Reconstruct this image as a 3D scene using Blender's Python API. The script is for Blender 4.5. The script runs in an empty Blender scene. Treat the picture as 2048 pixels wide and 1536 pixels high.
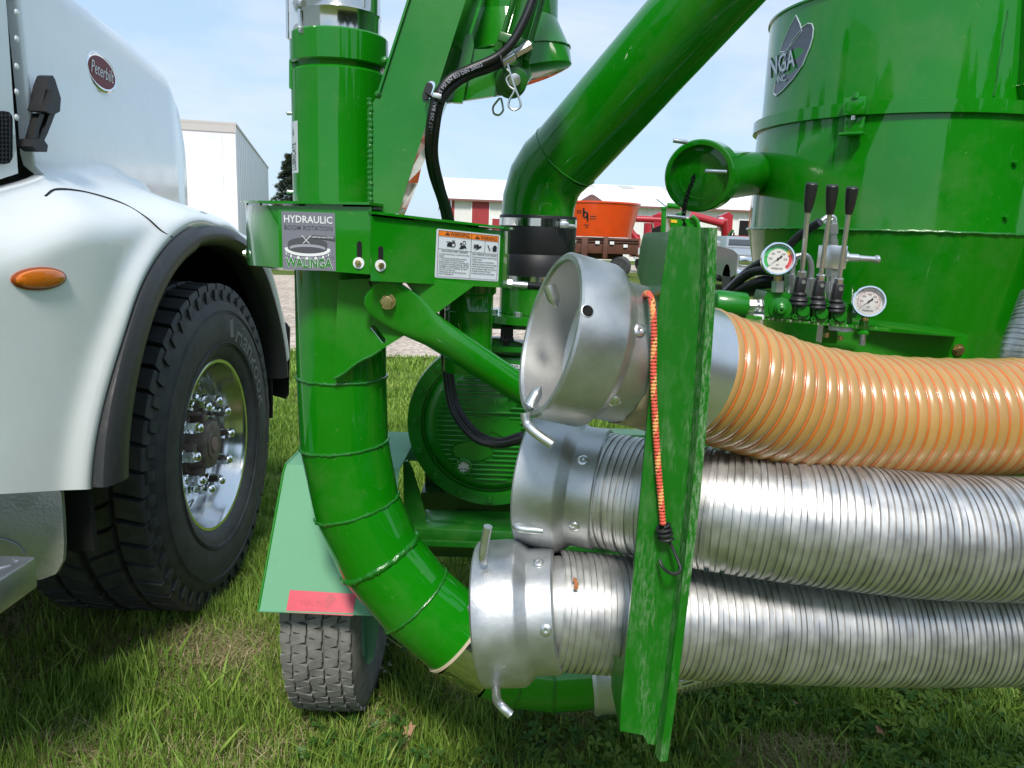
import bpy, bmesh, math, random
import numpy as np
from mathutils import Vector, Matrix, geometry
def lin(a, b, n, endpoint=True): return [float(a) + (float(b) - float(a)) * i / ((n - 1) if endpoint else n) for i in range(n)]
random.seed(7); rng = np.random.default_rng(11)
SC = bpy.context.scene
COL = SC.collection

# ------------------------------------------------------------------ camera
F = 1540.0; CAM_H = 1.3; PITCH = math.radians(10.95); ROLL = math.radians(2.0)
_f = Vector((0, math.cos(PITCH), -math.sin(PITCH))); _r = Vector((1, 0, 0)); _u = Vector((0, math.sin(PITCH), math.cos(PITCH)))
RX = math.cos(ROLL) * _r + math.sin(ROLL) * _u
UX = -math.sin(ROLL) * _r + math.cos(ROLL) * _u
CC = Vector((0, 0, CAM_H))
cd = bpy.data.cameras.new('camera'); cam = bpy.data.objects.new('camera', cd); COL.objects.link(cam)
cd.sensor_fit = 'HORIZONTAL'; cd.sensor_width = 36.0; cd.lens = F / 2048 * 36.0
cd.clip_start = 0.02; cd.clip_end = 3000
m = Matrix((RX, UX, -_f)).transposed().to_4x4(); m.translation = CC
cam.matrix_world = m
SC.camera = cam

# ------------------------------------------------------------------ light
SUN_EL = math.radians(50); SUN_AZ = math.radians(-2)      # azimuth: degrees to the left of straight behind the camera
sdir = Vector((-math.sin(SUN_AZ) * math.cos(SUN_EL), -math.cos(SUN_AZ) * math.cos(SUN_EL), math.sin(SUN_EL)))  # towards the sun
sl = bpy.data.lights.new('sun', 'SUN'); sun = bpy.data.objects.new('sun', sl); COL.objects.link(sun)
sl.energy = 1.9; sl.angle = math.radians(11); sl.color = (1.0, 0.95, 0.87)
sun.rotation_euler = sdir.to_track_quat('Z', 'Y').to_euler()
W = bpy.data.worlds.new('World'); SC.world = W; W.use_nodes = True
nt = W.node_tree; nt.nodes.clear()
def N(t, typ, **kw):
    n = t.nodes.new(typ)
    for k, v in kw.items():
        if k in ('in_',):
            for kk, vv in v.items(): n.inputs[kk].default_value = vv
        else: setattr(n, k, v)
    return n
wo = N(nt, 'ShaderNodeOutputWorld'); bg = N(nt, 'ShaderNodeBackground'); bg.inputs[1].default_value = 0.15
sky = N(nt, 'ShaderNodeTexSky', sky_type='NISHITA'); sky.sun_disc = False
sky.sun_elevation = SUN_EL; sky.sun_rotation = math.atan2(sdir.x, sdir.y); sky.altitude = 200
sky.air_density = 1.0; sky.dust_density = 1.0; sky.ozone_density = 1.0
tc = N(nt, 'ShaderNodeTexCoord'); mp = N(nt, 'ShaderNodeMapping'); mp.inputs['Scale'].default_value = (1.0, 1.0, 3.2)
nz = N(nt, 'ShaderNodeTexNoise'); nz.inputs['Scale'].default_value = 2.3; nz.inputs['Detail'].default_value = 9; nz.inputs['Roughness'].default_value = .58
nz.inputs['Distortion'].default_value = .35
cr = N(nt, 'ShaderNodeValToRGB'); cr.color_ramp.elements[0].position = .44; cr.color_ramp.elements[1].position = .72
cr.color_ramp.elements[0].color = (0, 0, 0, 1); cr.color_ramp.elements[1].color = (.85, .85, .85, 1)
mx = N(nt, 'ShaderNodeMix', data_type='RGBA'); mx.inputs[7].default_value = (3.0, 3.25, 3.65, 1)
hz = N(nt, 'ShaderNodeMix', data_type='RGBA'); hz.inputs[0].default_value = .86; hz.inputs[7].default_value = (1.72, 2.38, 3.10, 1)
L = nt.links.new
L(tc.outputs['Generated'], mp.inputs[0]); L(mp.outputs[0], nz.inputs[0]); L(nz.outputs[0], cr.inputs[0])
L(cr.outputs[0], mx.inputs[0]); L(sky.outputs[0], hz.inputs[6]); L(hz.outputs[2], mx.inputs[6]); L(mx.outputs[2], bg.inputs[0]); L(bg.outputs[0], wo.inputs[0])
vs = SC.view_settings; vs.view_transform = 'Standard'; vs.look = 'None'; vs.exposure = 0.95; vs.gamma = 1.0; vs.use_curve_mapping = False
SC.cycles.max_bounces = 6; SC.cycles.diffuse_bounces = 3; SC.cycles.glossy_bounces = 4; SC.cycles.transmission_bounces = 4

# ------------------------------------------------------------------ picture to place
def ray(px, py): return _f + (px - 1024) / F * RX + (768 - py) / F * UX
def at(px, py, Y):
    d = ray(px, py); return CC + d * (Y / d.y)
def atX(px, py, X):
    d = ray(px, py); return CC + d * (X / d.x)
def gnd(px, py, z=0.0):
    d = ray(px, py); return CC + d * ((z - CAM_H) / d.z)
def dep(px, py, t): return CC + ray(px, py) * t

# ------------------------------------------------------------------ mesh helpers
def frame(d, up=Vector((0, 0, 1))):
    d = Vector(d).normalized()
    if abs(d.dot(up)) > .97: up = Vector((0, 1, 0)) if abs(d.y) < .9 else Vector((1, 0, 0))
    s = d.cross(up).normalized(); t = s.cross(d).normalized()
    return d, s, t
def catmull(P, n):
    P = [Vector(p) for p in P]; out = []
    Q = [2 * P[0] - P[1]] + P + [2 * P[-1] - P[-2]]
    for i in range(1, len(Q) - 2):
        a, b, c, d = Q[i - 1:i + 3]
        for k in range(n):
            t = k / n
            out.append(.5 * ((2 * b) + (c - a) * t + (2 * a - 5 * b + 4 * c - d) * t * t + (3 * b - a - 3 * c + d) * t ** 3))
    out.append(P[-1]); return out

class MB:
    def __init__(s): s.v = []; s.f = []; s.m = []; s.c = 0
    def mat(s, i): s.c = i; return s
    def add(s, vs, fs):
        o = len(s.v); s.v += [tuple(x) for x in vs]
        s.f += [tuple(i + o for i in f) for f in fs]; s.m += [s.c] * len(fs); return s
    def box(s, c, size, R=None, bev=0):
        c = Vector(c); sx, sy, sz = [q / 2 for q in size]
        if bev <= 0:
            vs = [Vector((x * sx, y * sy, z * sz)) for x in (-1, 1) for y in (-1, 1) for z in (-1, 1)]
            fs = [(0, 1, 3, 2), (4, 6, 7, 5), (0, 4, 5, 1), (2, 3, 7, 6), (0, 2, 6, 4), (1, 5, 7, 3)]
        else:
            bm = bmesh.new(); bmesh.ops.create_cube(bm, size=1)
            for v in bm.verts: v.co = Vector((v.co.x * 2 * sx, v.co.y * 2 * sy, v.co.z * 2 * sz))
            bmesh.ops.bevel(bm, geom=bm.edges[:], offset=bev, segments=2, affect='EDGES', profile=.5)
            bm.verts.index_update(); vs = [v.co.copy() for v in bm.verts]; fs = [tuple(v.index for v in f.verts) for f in bm.faces]; bm.free()
        if R is not None: vs = [R @ v for v in vs]
        return s.add([c + v for v in vs], fs)
    def bar(s, a, b, w, h, up=Vector((0, 0, 1)), bev=0):
        a, b = Vector(a), Vector(b); d, x, t = frame(b - a, up)
        R = Matrix((d, x, t)).transposed()
        return s.box((a + b) / 2, ((b - a).length, w, h), R, bev)
    def sweep(s, P, rad, n=16, cap=True, up=Vector((0, 0, 1)), closed=False):
        P = [Vector(p) for p in P]; k = len(P); rr = rad if hasattr(rad, '__len__') else [rad] * k
        vs = []; prev = None
        for i in range(k):
            if closed: d = P[(i + 1) % k] - P[i - 1]
            else: d = P[min(i + 1, k - 1)] - P[max(i - 1, 0)]
            d.normalize()
            if prev is None: _, a, b = frame(d, up)
            else:
                a = prev - d * prev.dot(d); a.normalize(); b = a.cross(d)
                b = d.cross(a) * -1
            prev = a; b = a.cross(d)
            for j in range(n):
                t = 2 * math.pi * j / n
                vs.append(P[i] + (a * math.cos(t) + b * math.sin(t)) * rr[i])
        fs = []
        for i in range(k if closed else k - 1):
            for j in range(n):
                i2 = (i + 1) % k
                fs.append((i * n + j, i2 * n + j, i2 * n + (j + 1) % n, i * n + (j + 1) % n))
        if cap and not closed:
            fs.append(tuple(range(n))); fs.append(tuple(reversed(range((k - 1) * n, k * n))))
        return s.add(vs, fs)
    def lathe(s, prof, o, ax, n=48, arc=None, ref=None):
        """prof: list of (distance along axis, radius)"""
        o = Vector(o); d, a, b = frame(ax) if ref is None else frame(ax, Vector(ref))
        vs = []; k = len(prof); m_ = n if arc is None else n + 1
        for (h, r) in prof:
            for j in range(m_):
                t = 2 * math.pi * j / n if arc is None else arc[0] + (arc[1] - arc[0]) * j / n
                vs.append(o + d * h + (a * math.cos(t) + b * math.sin(t)) * r)
        fs = []
        for i in range(k - 1):
            for j in range(n):
                j2 = (j + 1) % m_
                if prof[i][1] < 1e-6: 
                    if j == 0 or True: fs.append((i * m_ + j, (i + 1) * m_ + j2, (i + 1) * m_ + j))
                elif prof[i + 1][1] < 1e-6: fs.append((i * m_ + j, i * m_ + j2, (i + 1) * m_ + j))
                else: fs.append((i * m_ + j, i * m_ + j2, (i + 1) * m_ + j2, (i + 1) * m_ + j))
        return s.add(vs, fs)
    def cyl(s, a, b, r, n=20, bev=0.0):
        a, b = Vector(a), Vector(b); h = (b - a).length
        p = [(0, 0), (0, r), (h, r), (h, 0)] if bev <= 0 else [(0, 0), (0, r - bev), (bev * .3, r - bev * .3), (bev, r), (h - bev, r), (h - bev * .3, r - bev * .3), (h, r - bev), (h, 0)]
        return s.lathe(p, a, b - a, n)
    def hexa(s, a, b, r, rot=0):
        return s.cyl(a, b, r, 6)
    def ball(s, c, r, n=16, m=10):
        return s.lathe([(-r * math.cos(math.pi * i / m), r * math.sin(math.pi * i / m) if 0 < i < m else 0) for i in range(m + 1)], c, Vector((0, 0, 1)), n)
    def prism(s, loops, to3, th):
        """loops: [outer, hole, ...] of 2D points; to3 maps (u,v,w) to a point, w in 0..th"""
        tri = geometry.tessellate_polygon([[Vector((p[0], p[1], 0)) for p in lp] for lp in loops])
        flat = [p for lp in loops for p in lp]; n = len(flat)
        vs = [to3(p[0], p[1], 0) for p in flat] + [to3(p[0], p[1], th) for p in flat]
        fs = [tuple(t) for t in tri] + [tuple(i + n for i in reversed(t)) for t in tri]
        o = 0
        for lp in loops:
            k = len(lp)
            for i in range(k):
                j = (i + 1) % k; fs.append((o + i, o + j, o + j + n, o + i + n))
            o += k
        return s.add(vs, fs)
    def loft(s, rings, cap=True, closed=True):
        n = len(rings[0]); vs = [p for r in rings for p in r]; fs = []
        for i in range(len(rings) - 1):
            for j in range(n if closed else n - 1):
                j2 = (j + 1) % n; fs.append((i * n + j, i * n + j2, (i + 1) * n + j2, (i + 1) * n + j))
        if cap and closed:
            fs.append(tuple(reversed(range(n)))); k = (len(rings) - 1) * n; fs.append(tuple(range(k, k + n)))
        return s.add(vs, fs)
    def text(s, txt, to3, size=1.0, width=None, bold=0.0, align='CENTER'):
        vs, fs = text2d(txt, bold)
        if not len(vs): return s
        x0, x1 = min(v[0] for v in vs), max(v[0] for v in vs)
        b0 = text2d(txt, 0.0)[0] if bold else vs; k = size; kx = size if width is None else width / max(max(v[0] for v in b0) - min(v[0] for v in b0), 1e-6)
        off = {'CENTER': (x0 + x1) / 2, 'LEFT': x0, 'RIGHT': x1}[align]
        return s.add([to3((v[0] - off) * kx, v[1] * k) for v in vs], fs)
    def build(s, name, mats, parent=None, smooth=35, weld=False, fixn=True):
        me = bpy.data.meshes.new(name)
        org = Vector((0, 0, 0))
        r = parent
        while r is not None:
            if r.parent is None: org = Vector(r['_o']) if '_o' in r else r.location.copy()
            r = r.parent
        me.from_pydata([(a - org.x, b - org.y, c - org.z) for a, b, c in s.v], [], s.f)
        mats = mats if isinstance(mats, (list, tuple)) else [mats]
        for q in mats: me.materials.append(q)
        if len(mats) > 1: me.polygons.foreach_set('material_index', s.m)
        if weld or fixn:
            bm = bmesh.new(); bm.from_mesh(me)
            if weld: bmesh.ops.remove_doubles(bm, verts=bm.verts, dist=1e-5)
            if fixn: bmesh.ops.recalc_face_normals(bm, faces=bm.faces)
            bm.to_mesh(me); bm.free()
        if smooth:
            me.polygons.foreach_set('use_smooth', [True] * len(me.polygons)); me.set_sharp_from_angle(angle=math.radians(smooth))
        me.update()
        o = bpy.data.objects.new(name, me); COL.objects.link(o)
        if parent is not None: o.parent = parent
        return o

_tc = {}
def text2d(txt, bold=0.0):
    """letters as flat faces, cap height about 1"""
    key = (txt, bold)
    if key in _tc: return _tc[key]
    c = bpy.data.curves.new('t', 'FONT'); c.body = txt; c.size = 1.0; c.resolution_u = 2; c.offset = bold
    o = bpy.data.objects.new('t', c); COL.objects.link(o)
    dg = bpy.context.evaluated_depsgraph_get(); me = bpy.data.meshes.new_from_object(o.evaluated_get(dg))
    vs = [(v.co.x / .69, v.co.y / .69) for v in me.vertices]; fs = [tuple(p.vertices) for p in me.polygons]
    bpy.data.objects.remove(o); bpy.data.curves.remove(c); bpy.data.meshes.remove(me)
    _tc[key] = (vs, fs); return _tc[key]

def thing(name, loc, label, cat, group=None):
    o = bpy.data.objects.new(name, None); COL.objects.link(o); o.location = loc; o.empty_display_size = .1
    o['label'] = label; o['category'] = cat
    if group: o['group'] = group
    return o
def tag(o, label, cat=None, group=None, kind=None):
    o['label'] = label
    if cat: o['category'] = cat
    if group: o['group'] = group
    if kind: o['kind'] = kind
    return o
def quadmap(p00, p10, p11, p01, lift=0.0):
    """(u,v) in 0..1 -> point on a quad, lifted towards its front"""
    p00, p10, p11, p01 = map(Vector, (p00, p10, p11, p01)); n = (p10 - p00).cross(p01 - p00).normalized()
    def g(u, v, w=0.0): return (p00 * (1 - u) * (1 - v) + p10 * u * (1 - v) + p11 * u * v + p01 * (1 - u) * v) + n * (lift + w)
    return g
def rrect(x0, y0, x1, y1, r, n=4):
    out = []
    for cx, cy, a0 in ((x1 - r, y0 + r, -90), (x1 - r, y1 - r, 0), (x0 + r, y1 - r, 90), (x0 + r, y0 + r, 180)):
        for k in range(n + 1):
            a = math.radians(a0 + 90 * k / n); out.append((cx + r * math.cos(a), cy + r * math.sin(a)))
    return out
def circ(cx, cy, r, n=20, ry=None):
    return [(cx + r * math.cos(2 * math.pi * k / n), cy + (ry or r) * math.sin(2 * math.pi * k / n)) for k in range(n)]
def slot2(cx, cy, L_, w, ang, n=5):
    out = []; ca, sa = math.cos(ang), math.sin(ang)
    for s_, a0 in ((1, -90), (-1, 90)):
        for k in range(n + 1):
            a = math.radians(a0 + 180 * k / n); x = s_ * (L_ / 2 - w / 2) + w / 2 * math.cos(a); y = w / 2 * math.sin(a)
            out.append((cx + x * ca - y * sa, cy + x * sa + y * ca))
    return out

# ------------------------------------------------------------------ materials
def mat(name, base, rough=.5, metal=0.0, coat=0.0, coatr=.05, var=0.0, vscale=30, bump=0.0, bscale=200, spec=.5, dirt=None, dscale=8, damt=.5, dpos=(.5, .7),
        stretch=None, rvar=0.0, emis=0.0, trans=0.0, sss=0.0, aniso=0.0, dust=None):
    mt = bpy.data.materials.new(name); mt.use_nodes = True; t = mt.node_tree; p = t.nodes['Principled BSDF']; l = t.links.new
    p.inputs['Base Color'].default_value = (*base, 1); p.inputs['Roughness'].default_value = rough; p.inputs['Metallic'].default_value = metal
    p.inputs['Coat Weight'].default_value = coat; p.inputs['Coat Roughness'].default_value = coatr; p.inputs['Specular IOR Level'].default_value = spec
    p.inputs['Transmission Weight'].default_value = trans; p.inputs['Anisotropic'].default_value = aniso
    if sss: p.inputs['Subsurface Weight'].default_value = sss; p.inputs['Subsurface Radius'].default_value = (.02, .01, .004)
    tcn = N(t, 'ShaderNodeTexCoord'); src = tcn.outputs['Object']
    if stretch:
        mpn = N(t, 'ShaderNodeMapping'); mpn.inputs['Scale'].default_value = stretch; l(src, mpn.inputs[0]); src = mpn.outputs[0]
    col = None
    if var:
        a = N(t, 'ShaderNodeTexNoise'); a.inputs['Scale'].default_value = vscale; a.inputs['Detail'].default_value = 6; l(src, a.inputs[0])
        mr = N(t, 'ShaderNodeMapRange'); mr.inputs[1].default_value = .3; mr.inputs[2].default_value = .7; mr.inputs[3].default_value = 1 - var; mr.inputs[4].default_value = 1 + var
        l(a.outputs[0], mr.inputs[0]); x = N(t, 'ShaderNodeVectorMath', operation='SCALE'); x.inputs[0].default_value = base; l(mr.outputs[0], x.inputs['Scale']); col = x.outputs[0]
        if rvar:
            m2 = N(t, 'ShaderNodeMapRange'); m2.inputs[1].default_value = .3; m2.inputs[2].default_value = .7; m2.inputs[3].default_value = max(rough - rvar, .02); m2.inputs[4].default_value = rough + rvar
            l(a.outputs[0], m2.inputs[0]); l(m2.outputs[0], p.inputs['Roughness'])
    if dirt is not None:
        a = N(t, 'ShaderNodeTexNoise'); a.inputs['Scale'].default_value = dscale; a.inputs['Detail'].default_value = 10; a.inputs['Roughness'].default_value = .65; l(src, a.inputs[0])
        r_ = N(t, 'ShaderNodeMapRange'); r_.inputs[1].default_value = dpos[0]; r_.inputs[2].default_value = dpos[1]; r_.inputs[4].default_value = damt; l(a.outputs[0], r_.inputs[0])
        x = N(t, 'ShaderNodeMix', data_type='RGBA'); x.inputs[6].default_value = (*base, 1); x.inputs[7].default_value = (*dirt, 1)
        l(r_.outputs[0], x.inputs[0])
        if col is not None: l(col, x.inputs[6])
        col = x.outputs[2]
    if dust is not None:
        a = N(t, 'ShaderNodeTexNoise'); a.inputs['Scale'].default_value = 4.5; a.inputs['Detail'].default_value = 12; a.inputs['Roughness'].default_value = .7; l(src, a.inputs[0])
        r_ = N(t, 'ShaderNodeMapRange'); r_.inputs[1].default_value = .48; r_.inputs[2].default_value = .78; r_.inputs[4].default_value = dust[3]; l(a.outputs[0], r_.inputs[0])
        x = N(t, 'ShaderNodeMix', data_type='RGBA'); x.inputs[6].default_value = (*base, 1); x.inputs[7].default_value = (*dust[:3], 1); l(r_.outputs[0], x.inputs[0])
        if col is not None: l(col, x.inputs[6])
        col = x.outputs[2]
        r2 = N(t, 'ShaderNodeMapRange'); r2.inputs[1].default_value = .40; r2.inputs[2].default_value = .75; r2.inputs[3].default_value = coatr; r2.inputs[4].default_value = coatr + .16; l(a.outputs[0], r2.inputs[0]); l(r2.outputs[0], p.inputs['Coat Roughness'])
    if col is not None: l(col, p.inputs['Base Color'])
    if bump:
        a = N(t, 'ShaderNodeTexNoise'); a.inputs['Scale'].default_value = bscale; a.inputs['Detail'].default_value = 4; l(src, a.inputs[0])
        b = N(t, 'ShaderNodeBump'); b.inputs['Strength'].default_value = bump; b.inputs['Distance'].default_value = .002; l(a.outputs[0], b.inputs['Height']); l(b.outputs[0], p.inputs['Normal'])
        if coat: l(b.outputs[0], p.inputs['Coat Normal'])
    if emis: p.inputs['Emission Color'].default_value = (*base, 1); p.inputs['Emission Strength'].default_value = emis
    return mt

GREEN = (.003, .192, .0004)
M = {}
M['green'] = mat('green_paint', GREEN, .45, spec=.10, coat=1.0, coatr=.02, var=.10, vscale=3, bump=.012, bscale=90, dirt=(.16, .30, .10), dscale=75, damt=.40, dpos=(.64, .72), dust=(.11, .22, .07, .42))
M['green_weld'] = mat('green_weld', (.008, .15, .008), .3, coat=.6, coatr=.1, bump=.5, bscale=260)
M['green_dull'] = mat('green_dull', (.006, .11, .005), .4, coat=.3, coatr=.15, var=.2, vscale=14, bump=.05, bscale=120, dirt=(.10, .12, .05), dscale=14, damt=.35, dpos=(.5, .75))
M['green_cast'] = mat('green_cast', (.004, .17, .003), .35, coat=.35, coatr=.12, bump=.08, bscale=160)
M['green_worn'] = None
M['green_pale'] = mat('green_pale', (.15, .36, .215), .6, spec=.15, var=.05, vscale=6, dirt=(.10, .22, .12), dscale=20, damt=.3, dpos=(.62, .75))
M['black'] = mat('black_rubber', (.012, .012, .013), .5, bump=.05, bscale=300)
M['hose_black'] = mat('hose_black', (.010, .010, .011), .38, bump=.15, bscale=700)
M['blackp'] = mat('black_plastic', (.016, .016, .018), .45, bump=.08, bscale=300, var=.25, vscale=20)
M['flare'] = mat('flare_plastic', (.030, .031, .034), .42, bump=.08, bscale=300, dirt=(.12, .12, .11), dscale=30, damt=.4, dpos=(.58, .78))
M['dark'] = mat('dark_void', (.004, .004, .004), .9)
M['white'] = mat('white_paint', (.86, .875, .88), .25, coat=.8, coatr=.05, var=.03, vscale=2, bump=.006, bscale=40, dust=(.60, .58, .53, .22), dirt=(.64, .64, .62), dscale=5, damt=.25, dpos=(.55, .8))
M['steel'] = mat('stainless', (.62, .61, .58), .12, metal=1, var=.08, vscale=20, rvar=.05)
M['chrome'] = mat('chrome', (.86, .87, .88), .05, metal=1)
M['zinc'] = mat('zinc', (.66, .67, .68), .30, metal=.9, var=.06, vscale=30)
M['zincy'] = mat('yellow_zinc', (.55, .42, .20), .3, metal=1, var=.2, vscale=200)
M['alu'] = mat('cast_aluminium', (.50, .51, .52), .42, metal=.85, var=.16, vscale=16, rvar=.12, bump=.10, bscale=160, dirt=(.30, .30, .29), dscale=9, damt=.6, dpos=(.50, .70))
M['aluin'] = mat('aluminium_bore', (.58, .58, .57), .5, metal=.85, var=.12, vscale=10, bump=.1, bscale=120, dirt=(.40, .39, .36), dscale=9, damt=.5, dpos=(.5, .75))
M['alupol'] = mat('polished_aluminium', (.72, .73, .74), .17, metal=1, var=.06, vscale=10, rvar=.04)
M['hub'] = mat('hub_iron', (.20, .15, .13), .55, metal=.4, var=.3, vscale=40, bump=.2, bscale=120)
M['tyre'] = mat('tyre_rubber', (.042, .043, .046), .62, var=.3, vscale=25, bump=.12, bscale=130, dirt=(.10, .097, .09), dscale=9, damt=.6, dpos=(.45, .75))
M['tyre_dusty'] = mat('tyre_dusty', (.19, .185, .172), .8, var=.25, vscale=35, bump=.25, bscale=140, dirt=(.11, .105, .10), dscale=12, damt=.6, dpos=(.5, .72))
M['tyre_let'] = mat('tyre_lettering', (.17, .17, .175), .6)
M['hosesteel'] = mat('hose_steel', (.56, .555, .545), .42, metal=.86, var=.14, vscale=34, rvar=.09, dirt=(.46, .44, .42), dscale=11, damt=.25, dpos=(.54, .78))
M['orange'] = mat('amber_urethane', (.44, .25, .078), .30, coat=.3, coatr=.12, var=.12, vscale=14, sss=.15, dirt=(.44, .30, .13), dscale=18, damt=.4, dpos=(.52, .75))
M['rib'] = mat('orange_rib', (.58, .15, .022), .3, coat=.5, coatr=.08, var=.12, vscale=30)
M['red'] = mat('red_paint', (.42, .018, .03), .35, coat=.4, var=.1)
M['redwall'] = mat('red_steel_siding', (.36, .035, .04), .5, var=.06, vscale=3)
M['whitewall'] = mat('white_steel_siding', (.78, .76, .72), .55, var=.04, vscale=2)
M['roofwhite'] = mat('white_roof', (.86, .86, .85), .5)
M['orangep'] = mat('orange_paint', (.80, .075, .008), .35, coat=.5, var=.06, vscale=3)
M['brown'] = mat('brown_frame', (.12, .045, .028), .55, var=.2, vscale=6)
M['skid'] = mat('reflector_red', (.62, .05, .085), .35, var=.06, vscale=60)
M['skid2'] = mat('reflector_print', (.50, .05, .075), .35)
M['w'] = mat('print_white', (.80, .81, .82), .4)
M['lbl'] = mat('label_white', (.62, .66, .70), .35)
M['lblgrey'] = mat('label_grey', (.20, .20, .245), .35)
M['lbldark'] = mat('label_dark', (.085, .085, .10), .4)
M['lblmid'] = mat('label_mid', (.34, .34, .40), .4)
M['ink'] = mat('ink', (.012, .012, .014), .5)
M['lblorange'] = mat('label_orange', (.80, .20, .012), .4)
M['prgreen'] = mat('print_green', (.03, .20, .03), .4)
M['dialg'] = mat('dial_green', (.02, .40, .08), .4); M['dialr'] = mat('dial_red', (.60, .04, .04), .4); M['dialy'] = mat('dial_yellow', (.75, .48, .02), .4)
M['dial'] = mat('dial_face', (.66, .64, .60), .4)
M['badge'] = mat('badge_red', (.20, .012, .022), .45)
M['amber'] = mat('amber_lens', (.75, .18, .01), .18, coat=.8)
M['amberd'] = mat('amber_edge', (.35, .07, .01), .3)
M['bung'] = mat('bungee_red', (.72, .10, .06), .75)
M['bungo'] = mat('bungee_orange', (.85, .35, .12), .75)
M['cream'] = mat('cream_gasket', (.62, .50, .36), .6)
M['tape'] = mat('old_tape', (.42, .33, .20), .6, var=.3, vscale=40, dirt=(.55, .48, .38), dscale=25, damt=.7)
M['rust'] = mat('rust', (.35, .12, .03), .8, var=.4, vscale=200)
M['emblem'] = mat('emblem_slate', (.055, .06, .085), .3, coat=.5)
M['emblemw'] = mat('emblem_pale', (.42, .48, .52), .3, coat=.4)
M['glass'] = mat('gauge_glass', (1, 1, 1), .02, trans=1.0)
M['flap'] = mat('mudflap', (.006, .006, .006), .5)
M['siding'] = mat('trailer_white', (.80, .80, .82), .4, var=.05, vscale=2, dirt=(.62, .61, .60), dscale=3, damt=.35)
M['silver'] = mat('silver_truck_paint', (.45, .46, .47), .3, metal=.6)

def worn_mat(k=1.0, lo=.47):
    """green paint rubbed through to pale metal in fine vertical scratches"""
    mt = bpy.data.materials.new('green_worn'); mt.use_nodes = True; t = mt.node_tree; p = t.nodes['Principled BSDF']; l = t.links.new
    p.inputs['Roughness'].default_value = .38; p.inputs['Coat Weight'].default_value = .25; p.inputs['Coat Roughness'].default_value = .1
    tcn = N(t, 'ShaderNodeTexCoord')
    def nz_(scale, st, det=8, rough=.6):
        m_ = N(t, 'ShaderNodeMapping'); m_.inputs['Scale'].default_value = st; l(tcn.outputs['Object'], m_.inputs[0]); a = N(t, 'ShaderNodeTexNoise'); a.inputs['Scale'].default_value = scale; a.inputs['Detail'].default_value = det; a.inputs['Roughness'].default_value = rough; l(m_.outputs[0], a.inputs[0]); return a.outputs[0]
    def mr(x, a, b, c, d):
        n_ = N(t, 'ShaderNodeMapRange'); n_.inputs[1].default_value = a; n_.inputs[2].default_value = b; n_.inputs[3].default_value = c; n_.inputs[4].default_value = d; l(x, n_.inputs[0]); return n_.outputs[0]
    big = mr(nz_(9, (2.0, 2.0, .45)), lo, lo + .13, 0, 1); fine = mr(nz_(190, (1.4, 1.4, .34), 8, .75), .46, .62, .0, 1); haze = mr(nz_(60, (1, 1, .4)), .50, .85, 0, .12)
    m1 = N(t, 'ShaderNodeMath', operation='MULTIPLY'); l(big, m1.inputs[0]); l(fine, m1.inputs[1]); m2 = N(t, 'ShaderNodeMath', operation='MULTIPLY_ADD'); l(m1.outputs[0], m2.inputs[0]); m2.inputs[1].default_value = .55 * k; l(haze, m2.inputs[2]); m2.use_clamp = True
    x = N(t, 'ShaderNodeMix', data_type='RGBA'); x.inputs[6].default_value = (.004, .14, .003, 1); x.inputs[7].default_value = (.46, .52, .40, 1); l(m2.outputs[0], x.inputs[0]); l(x.outputs[2], p.inputs['Base Color'])
    return mt
M['green_worn'] = worn_mat(.42, .48)
M['green_rubbed'] = worn_mat(.75, .38)
# ================================================================== setting: ground, gravel yard
def ground_mat():
    mt = bpy.data.materials.new('lawn_soil'); mt.use_nodes = True; t = mt.node_tree; p = t.nodes['Principled BSDF']; l = t.links.new
    tcn = N(t, 'ShaderNodeTexCoord'); p.inputs['Roughness'].default_value = .95; p.inputs['Specular IOR Level'].default_value = .1
    a = N(t, 'ShaderNodeTexNoise'); a.inputs['Scale'].default_value = 2.2; a.inputs['Detail'].default_value = 8; l(tcn.outputs['Object'], a.inputs[0])
    b = N(t, 'ShaderNodeTexNoise'); b.inputs['Scale'].default_value = 60; b.inputs['Detail'].default_value = 8; l(tcn.outputs['Object'], b.inputs[0])
    c1 = N(t, 'ShaderNodeValToRGB'); e = c1.color_ramp.elements; e[0].position = .35; e[0].color = (.085, .13, .025, 1); e[1].position = .72; e[1].color = (.20, .165, .09, 1)
    x = e = c1.color_ramp.elements.new(.52); x.color = (.11, .165, .03, 1)
    l(a.outputs[0], c1.inputs[0])
    c2 = N(t, 'ShaderNodeMapRange'); c2.inputs[1].default_value = .3; c2.inputs[2].default_value = .7; c2.inputs[3].default_value = .45; c2.inputs[4].default_value = 1.5; l(b.outputs[0], c2.inputs[0])
    s_ = N(t, 'ShaderNodeVectorMath', operation='SCALE'); l(c1.outputs[0], s_.inputs[0]); l(c2.outputs[0], s_.inputs['Scale']); l(s_.outputs[0], p.inputs['Base Color'])
    bp = N(t, 'ShaderNodeBump'); bp.inputs['Strength'].default_value = .8; bp.inputs['Distance'].default_value = .02; l(b.outputs[0], bp.inputs['Height']); l(bp.outputs[0], p.inputs['Normal'])
    return mt
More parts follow.
